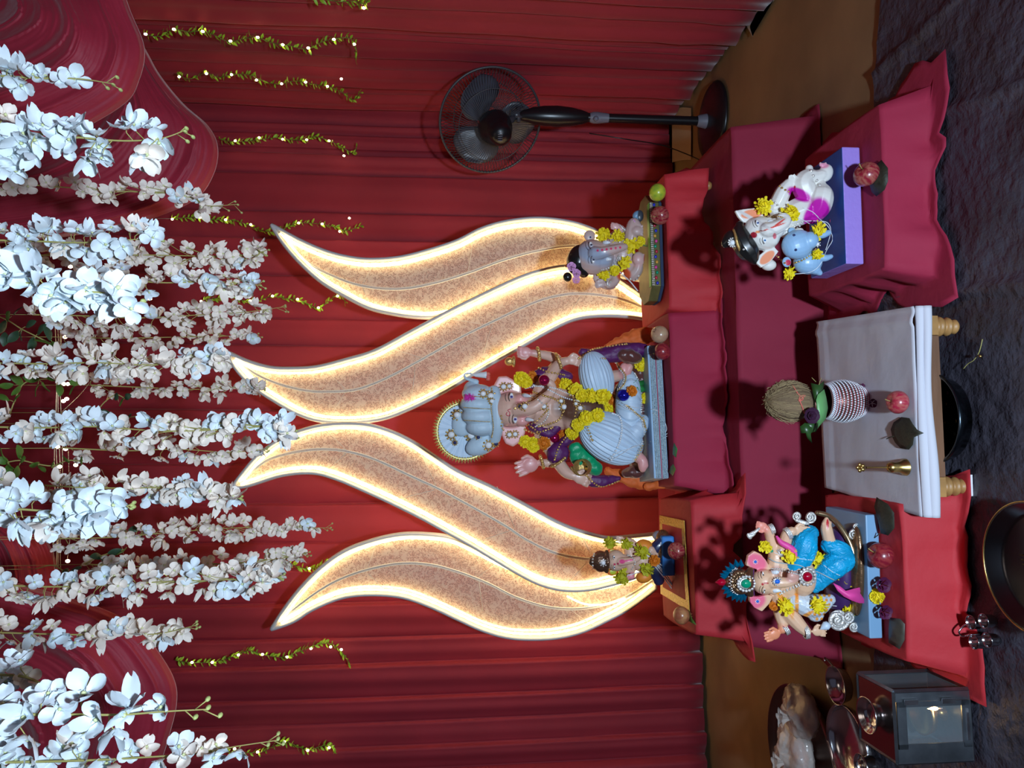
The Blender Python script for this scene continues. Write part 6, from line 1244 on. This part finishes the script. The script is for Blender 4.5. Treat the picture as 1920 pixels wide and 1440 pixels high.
for j in range(nv + 1):
    th = PI * j / nv
    for i in range(nu):
        ph = 2 * PI * i / nu; w_ = 1 + .05 * math.cos(3 * ph) * math.sin(th) + .02 * noise.noise(Vector((math.cos(ph) * 4, math.sin(ph) * 4, th)))
        vs.append(Vector((g.x + 39.5 * kk * math.sin(th) * math.cos(ph) * w_, YK + 39.5 * kk * math.sin(th) * math.sin(ph) * w_, zc + rz * math.cos(th) * (1.0 if th < 1.6 else 1))))
for j in range(nv):
    for i in range(nu): a = j * nu + i; b = j * nu + (i + 1) % nu; fs.append((a, a + nu, b + nu, b))
mb.add(vs, fs); cn = obj('coconut', mb, coco, tk)
mb = MB(); r_ = random.Random(8)
for i in range(420):
    ph = r_.uniform(0, 2 * PI); th0 = r_.uniform(.02, 1.9); L = r_.uniform(.3, .7); pts = []
    for q_ in range(5):
        th = th0 + (q_ / 4 - .3) * L; rr_ = 1.02 + .05 * (q_ / 4) * r_.random() + (.1 if r_.random() < .04 else 0)
        th = max(th, .01); pts.append(Vector((g.x + 39.5 * kk * rr_ * math.sin(th) * math.cos(ph), YK + 39.5 * kk * rr_ * math.sin(th) * math.sin(ph), zc + rz * rr_ * math.cos(th))))
    mb.tube(pts, .0006, 3, caps=False)
o = obj('husk_fibre', mb, mat('fibre', (.34, .24, .12), .9), cn); o['kind'] = 'stuff'
Kf = Fig(YK)
Kf.b.append(BVHTree.FromPolygons(vs, fs))
obj('thread_knot', MB().tube([Kf.hit(x, y, 2, -30) for x, y in spline([(1486, 722), (1496, 738), (1500, 742), (1498, 752), (1506, 748), (1502, 742), (1510, 742), (1500, 750), (1504, 762), (1508, 775)], 30)], .0018, 6), mat('coral_thread', (.60, .14, .10), .7), tk)
kfresh = mat('mango_leaf', (.16, .42, .14), .4, var=.2, vscale=40); kdark = mat('mango_leaf_dark', (.03, .09, .02), .35, var=.3, vscale=40)
def kleaf(pts, d, m_):
    mb = MB(); n = len(pts); cen = (sum(p[0] for p in pts) / n, sum(p[1] for p in pts) / n); c = Kf.p(cen[0], cen[1], d - 3); vs = [c] + [Kf.p(x, y, d + q) for x, y, q in pts]
    mb.add(vs, [(0, 1 + i, 1 + (i + 1) % n) for i in range(n)]); o = obj('mango_leaf', mb, m_, tk); o.modifiers.new('s', 'SOLIDIFY').thickness = .0008
kleaf([(1533, 740, 0), (1545, 730, 0), (1549, 745, 2), (1552, 765, 2), (1548, 785, 0), (1535, 800, -3), (1528, 812, -5), (1532, 795, -4), (1532, 770, -4), (1530, 750, -2)], -42, kfresh)
kleaf([(1520, 718, 5), (1535, 722, 0), (1545, 714, 5), (1543, 732, 0), (1534, 750, -3), (1530, 758, -4), (1526, 745, 0)], -36, kdark)
kleaf([(1500, 800, 0), (1510, 792, -3), (1522, 802, -4), (1520, 815, -3), (1523, 832, -2), (1514, 822, 0), (1510, 812, 0), (1502, 812, 2)], -36, kdark)
kleaf([(1508, 795, 0), (1520, 790, -3), (1532, 795, -4), (1530, 808, -3), (1520, 812, -2)], -30, kdark)
rose(Kf, 1519, 779, 17, mat('dried_rose', (.055, .012, .045), .6, var=.3, vscale=80), tk, 'dried_rose', q=Kf.p(1519, 779, -48), n=7)
for a, b in (((1522, 708), (1530, 716)), ((1540, 708), (1534, 726))): obj('twig', MB().tube([Kf.p(*a, -34), Kf.p(*b, -36)], .0008, 4), stem_m, tk)
mb = MB(); pts = [(1582, 735), (1600, 705), (1626, 671), (1650, 695), (1672, 725), (1668, 760), (1665, 800), (1645, 826), (1625, 838), (1600, 820), (1584, 800), (1580, 770)]
cc = sum((PZ(x, y, zt) for x, y in pts), Vector()) / len(pts); vs = [cc + Vector((0, 0, .004))]; n_ = len(pts)
for f_ in (.5, .85, 1): vs += [cc.lerp(PZ(x, y, zt), f_) + Vector((0, 0, .0035 * (1 - f_) + .0006)) for x, y in pts]
mb.add(vs, [(0, 1 + i, 1 + (i + 1) % n_) for i in range(n_)] + [(1 + j * n_ + i, 1 + (j + 1) * n_ + i, 1 + (j + 1) * n_ + (i + 1) % n_, 1 + j * n_ + (i + 1) % n_) for j in range(2) for i in range(n_)])
o = item('grain_bed', 'thin bed of brown grain under the copper pot on the white cloth', 'grain', mb, mat('grain', (.34, .17, .10), .9, bump=1, bscale=300, var=.4, vscale=200)); o['kind'] = 'stuff'
# bell
gb = PZ(1698, 876, zt); YBl = gb.y; kb = YBl / F
def ZB_(x): return max(zt, P(x, 876, YBl).z)
tbl = thing('hand_bell', 'small brass hand bell with a flower-shaped handle top on the white cloth', 'bell', (gb.x, YBl, zt))
obj('bell_body', MB().lathe([(17 * kb, zt), (15.5 * kb, zt + .006), (11 * kb, ZB_(1686)), (10 * kb, ZB_(1678)), (11 * kb, ZB_(1672)), (9 * kb, ZB_(1666)), (3 * kb, ZB_(1663)), (0, ZB_(1663))], (gb.x, YBl, 0), seg=28), brass_m, tbl)
obj('handle', MB().lathe([(2.2 * kb, ZB_(1664)), (1.7 * kb, ZB_(1655)), (1.7 * kb, ZB_(1632)), (2.6 * kb, ZB_(1624))], (gb.x, YBl, 0), seg=10), brass_m, tbl)
mb = MB(); c = Vector((gb.x, YBl, ZB_(1614)))
for i in range(5): a = i * 2 * PI / 5 + .3; mb.ell(c + Vector((math.cos(a) * 6 * kb, 0, math.sin(a) * 6 * kb)), 4.2 * kb, 2.6 * kb, 4.2 * kb, nu=9, nv=6)
mb.ell(c - DY * 2 * kb, 3 * kb, 3 * kb, 3 * kb, nu=8, nv=6); obj('handle_flower', mb, brass_m, tbl)
# ------------------------------------------------------------------ steel basin under the front stool, plates, cup holder
FZ0 = .022
def dish(name, label, cat, cx_, cy_, r, Z, prof, m_, parts=(), seg=48):
    c = PZ(cx_, cy_, Z); t = thing(name, label, cat, (c.x, c.y, Z)); obj('dish', MB().lathe([(a * r, Z + b) for a, b in prof], (c.x, c.y, 0), seg=seg), m_, t); return t, c
t, c = dish('basin', 'dark steel basin standing under the front of the centre stool', 'basin', 1772, 785, .112, FZ0, [(0, .003), (.80, .003), (.88, .012), (.97, .045), (1.03, .048), (1.05, .046), (1.0, .036), (.90, .004), (.80, 0), (0, 0)], mat('basin_metal', (.07, .09, .11), .22, 1))
r_ = random.Random(2)
for i in range(9): a, rr_ = r_.uniform(0, 6.3), r_.uniform(0, .07); obj('scrap', MB().ell((c.x + rr_ * math.cos(a), c.y + rr_ * math.sin(a), FZ0 + .006), .006, .004, .002, nu=6, nv=4), r_.choice([rp2, brass_m, dleaf_m]), t)
t, c = dish('steel_plate', 'large steel plate with a gold-toned rim cut by the bottom of the photo', 'plate', 1962, 1065, .135, FZ0, [(0, .003), (.80, .003), (.86, .008), (.97, .032), (1.0, .034), (1.01, .031), (.88, .004), (.8, 0), (0, 0)], mat('plate_steel', (.10, .10, .11), .25, 1))
obj('rim', MB().tube([(c.x + .1355 * math.cos(a * PI / 32), c.y + .1355 * math.sin(a * PI / 32), FZ0 + .033) for a in range(64)], .0022, 6, closed=True), brass_m, t)
for i in range(3): q = PZ(1912 + i * 3, 1040 + i * 9, FZ0 + .006); obj('incense_stick', MB().tube([q, q + Vector((.004, -.05, .002))], .0012, 5), brass_m, t)
g0 = PZ(1836, 1184, FZ0); t = thing('cup_holder', 'steel holder of four small cups with a looped handle on the floor', 'cup holder', (g0.x, g0.y, FZ0))
for x, y in ((1826, 1167), (1850, 1164), (1832, 1204), (1857, 1200)):
    q = PZ(x, y, FZ0 + .02); r = 13.5 * q.y / F; obj('cup', MB().lathe([(0, FZ0 + .002), (r * .7, FZ0 + .002), (r * .95, FZ0 + .012), (r, FZ0 + .028), (r * 1.07, FZ0 + .029), (r * 1.0, FZ0 + .026), (r * .9, FZ0 + .008), (r * .6, FZ0), (0, FZ0)], (q.x, q.y, 0), seg=24), steel_m, t)
obj('handle', MB().tube([P(x, y, g0.y + d) for x, y, d in spline([(1836, 1176, 0), (1820, 1174, 0), (1811, 1171, .01), (1803, 1177, .01), (1798, 1185, .01), (1803, 1193, .01), (1811, 1192, .01), (1820, 1190, 0), (1838, 1190, 0)], 30)], .0022, 8), steel_m, t)
# ------------------------------------------------------------------ lamp box with flame
qb = [PZ(1824, 1424, FZ0), PZ(1815, 1292, FZ0)]; a_ = Vector((qb[0].x, qb[0].y, 0)); b_ = Vector((qb[1].x, qb[1].y, 0)); dv = (b_ - a_).normalized(); Wd = (b_ - a_).length; nb = Vector((-dv.y, dv.x, 0)); Hh = .185; Dp = .150
tl = thing('oil_lamp_box', 'steel box lantern with glass door, chimney on top and a small flame inside', 'lantern', tuple((a_ + b_) / 2 + nb * Dp / 2 + Vector((0, 0, FZ0))))
def Bp(u, v, z): return a_ + dv * (u * Wd) + nb * (v * Dp) + Vector((0, 0, FZ0 + z * Hh))
def bar(p, q, r, name='frame', m_=steeld_m, parent=None): return obj(name, MB().tube([p, q], r * 1.3, 4), m_, parent or tl, False)
def slab(pts, th, name, m_, parent=None):
    n3 = (Vector(pts[1]) - Vector(pts[0])).cross(Vector(pts[3]) - Vector(pts[0])).normalized(); return obj(name, MB().prism(pts, n3 * th), m_, parent or tl, False)
for u in (0, 1):
    for v in (0, 1): bar(Bp(u, v, 0), Bp(u, v, 1), .0045, 'corner_post')
for v in (0, 1):
    for z in (0, 1): bar(Bp(0, v, z), Bp(1, v, z), .004, 'rail')
for u in (0, 1):
    for z in (0, 1): bar(Bp(u, 0, z), Bp(u, 1, z), .004, 'rail')
glass = mat('lamp_glass', (.5, .6, .65), .05, alpha=.10); dark_in = mat('shaded_inner_steel', (.05, .06, .07), .5, .6)
slab([Bp(0, 0, 0), Bp(1, 0, 0), Bp(1, 1, 0), Bp(0, 1, 0)], .002, 'bottom_plate', steeld_m)
slab([Bp(0, 0, 1), Bp(1, 0, 1), Bp(1, 1, 1), Bp(0, 1, 1)], .002, 'top_plate', mat('lid_steel', (.28, .22, .20), .2, 1))
slab([Bp(0, 1, 0), Bp(1, 1, 0), Bp(1, 1, 1), Bp(0, 1, 1)], .002, 'back_plate', dark_in)  # plate colour darkened to stand in for the shaded inside of the box
slab([Bp(.02, 0, .02), Bp(.02, 1, .02), Bp(.02, 1, .98), Bp(.02, 0, .98)], .002, 'side_glass', glass); slab([Bp(.98, 0, .02), Bp(.98, 1, .02), Bp(.98, 1, .98), Bp(.98, 0, .98)], .002, 'side_glass', glass)
# front: wide side strips, door frame with glass
for u0, u1 in ((0, .20), (.86, 1)): slab([Bp(u0, -.01, 0), Bp(u1, -.01, 0), Bp(u1, -.01, 1), Bp(u0, -.01, 1)], .002, 'front_strip', steeld_m)
dr_ = slab([Bp(.20, -.03, .02), Bp(.86, -.03, .02), Bp(.86, -.03, .13), Bp(.20, -.03, .13)], .003, 'door_rail', steeld_m)
for z0, z1, u0, u1 in ((.87, .99, .20, .86), (.02, .99, .20, .27), (.02, .99, .79, .86)): slab([Bp(u0, -.03, z0), Bp(u1, -.03, z0), Bp(u1, -.03, z1), Bp(u0, -.03, z1)], .003, 'door_rail', steeld_m)
slab([Bp(.25, -.02, .12), Bp(.81, -.02, .12), Bp(.81, -.02, .9), Bp(.25, -.02, .9)], .0015, 'door_glass', glass)
for z in (.22, .72): slab([Bp(.83, -.06, z), Bp(.90, -.06, z), Bp(.90, -.06, z + .18), Bp(.83, -.06, z + .18)], .003, 'hinge', steel_m)
slab([Bp(.3, -.05, .05), Bp(.74, -.05, .05), Bp(.74, -.05, .085), Bp(.3, -.05, .085)], .003, 'door_slot', steel_m)
cc = Bp(.52, .5, 1); mb = MB().lathe([(.026, 0), (.026, .016), (.033, .018), (.040, .026), (.043, .028), (.040, .022), (.030, .014), (.022, .006), (0, .005)], cc, seg=32); obj('chimney_cap', mb, steel_m, tl)
db = Bp(.5, .55, .05); mb = MB().lathe([(0, 0), (.02, .002), (.012, .012), (.012, .03), (.045, .045), (.050, .062), (.044, .060), (.038, .050), (0, .044)], db, seg=28); obj('oil_dish', mb, brass_m, tl)
fp = Bp(.66, .25, .33); mb = MB().lathe([(.0, -.010), (.0035, -.006), (.0045, 0), (.003, .008), (.0005, .018)], fp, seg=10); obj('flame', mb, mat('flame', (1, .6, .2), .5, emit=(1, .55, .18), estr=28), tl)
obj('wick', MB().tube([fp + Vector((0, 0, -.02)), fp + Vector((0, 0, -.006))], .0015, 5), mat('wick', (.6, .5, .4), .8), tl)
lamp('flame_light', 'POINT', tuple(fp + Vector((0, -.01, .004))), .05, (1, .55, .2), .004)
# tray with plastic bags, other vessels behind the lamp box
def sph(x, y, z): return PZ(x, y, z)
ct = PZ(1516, 1425, FZ0); rt = 138 * ct.y / F
t = thing('steel_tray', 'large round metal tray holding plastic bags at far left', 'tray', (ct.x, ct.y, FZ0)); obj('dish', MB().lathe([(0, FZ0 + .002), (rt * .9, FZ0 + .002), (rt * .97, FZ0 + .015), (rt, FZ0 + .035), (rt * 1.01, FZ0 + .035), (rt * .98, FZ0 + .012), (rt * .9, FZ0), (0, FZ0)], (ct.x, ct.y, 0), seg=64), mat('tray_metal', (.28, .19, .15), .3, 1), t)
bagm = mat('clear_plastic_bag', (.72, .64, .58), .15, bump=1.0, bscale=22, alpha=.62, coat=.5); stuffm = mat('bag_contents', (.66, .60, .56), .8, var=.3, vscale=30)
def bag(label, x, y, rx, ry, seed, cont):
    c = PZ(x, y, FZ0 + .05); t = thing('plastic_bag', label, 'bag', (c.x, c.y, FZ0 + .004)); s_ = c.y / F; r_ = random.Random(seed)
    for i in range(3):
        q = c + Vector((r_.uniform(-.5, .5) * ry * s_, r_.uniform(-.3, .3) * rx * s_, -.015)); mb = MB().ell(q, ry * s_ * .5, rx * s_ * .7, .022, nu=14, nv=9); obj('contents', mb, cont if i else mat('pink_contents', (.55, .2, .2), .7), t)
    mb = MB().ell(c, ry * s_, rx * 1.5 * s_, .042, nu=52, nv=32)
    for v in mb.v: dlt = v - c; v += dlt.normalized() * (.018 * noise.noise(v * 22 + Vector((seed, 0, 0))) + .012 * abs(noise.noise(v * 48)) + .005 * noise.noise(v * 110)); v.z = max(v.z, FZ0 + .006)
    obj('film', mb, bagm, t)
    mb = MB()
    def fn(u, v): a = u * 2 * PI; rr_ = (.008 + .020 * v * v) * (1 + .3 * math.sin(a * 5)); return c + Vector((-ry * s_ * .3 + rr_ * math.cos(a), rr_ * math.sin(a) * .8, .036 + .035 * v))
    mb.grid(fn, 30, 6); obj('knotted_neck', mb, bagm, t)
bag('clear plastic bag of pink and white sweets at the right end of the tray', 1500, 1332, 36, 46, 3, stuffm)
bag('clear plastic bag of white puffed offerings at the left end of the tray', 1490, 1412, 40, 56, 9, stuffm)
def pot(name, label, x, y, r, prof, m_, cat='pot', seg=40):
    c = PZ(x, y, FZ0); t = thing(name, label, cat, (c.x, c.y, FZ0)); obj('bowl', MB().lathe([(a * r, FZ0 + b * r) for a, b in prof], (c.x, c.y, 0), seg=seg), m_, t); return t, c
t, c = pot('steel_bowl', 'steel bowl with a curled spoon, behind the lamp box near the platform', 1590, 1284, .055, [(0, .04), (.6, .04), (.9, .35), (1.0, .75), (1.05, .76), (1.0, .68), (.85, .2), (.5, 0), (0, 0)], steel_m, 'bowl')
obj('spoon', MB().tube([c + Vector((.055, .0, .045)), c + Vector((.075, .01, .06)), c + Vector((.085, 0, .075)), c + Vector((.08, -.01, .08))], .003, 6), steel_m, t)
t, c = pot('steel_thali', 'wide steel dish half hidden behind the lamp box', 1606, 1398, .115, [(0, .02), (.88, .02), (.97, .2), (1.0, .30), (1.02, .29), (.98, .12), (.88, 0), (0, 0)], steel_m, 'dish')
t, c = pot('lota', 'small shiny steel tumbler behind the left side of the lamp box', 1650, 1437, .032, [(0, .05), (.8, .05), (1.0, .9), (1.0, 1.6), (1.15, 1.8), (1.1, 1.8), (.92, 1.5), (.92, .9), (.7, 0), (0, 0)], steel_m, 'tumbler')
# cable
cp = spline([(1467, 188), (1474, 160), (1480, 130), (1486, 95), (1491, 60), (1488, 30), (1478, 14), (1468, 22), (1461, 45), (1461, 65), (1470, 80), (1482, 78), (1492, 62), (1502, 45), (1512, 20), (1524, -10)], 70)
item('cable', 'white cable with one loop on the brown floor at the right edge', 'cable', MB().tube([PZ(x, y, .010 + (.006 if 40 < i < 52 else 0)) for i, (x, y) in enumerate(cp)], .0042, 8), white_m)
r_ = random.Random(33)
t = thing('fallen_twig', 'thin pale twig on the dark plastic sheet before the centre stool', 'twig', tuple(PZ(1822, 660, .03))); obj('stem', MB().tube([PZ(x, y, .026) for x, y in spline([(1842, 636), (1836, 660), (1826, 675), (1815, 682), (1806, 692)], 14)], .001, 5), stem_m, t); obj('bud', MB().ell(PZ(1838, 668, .028), .004, .004, .004, nu=8, nv=5), brass_m, t)
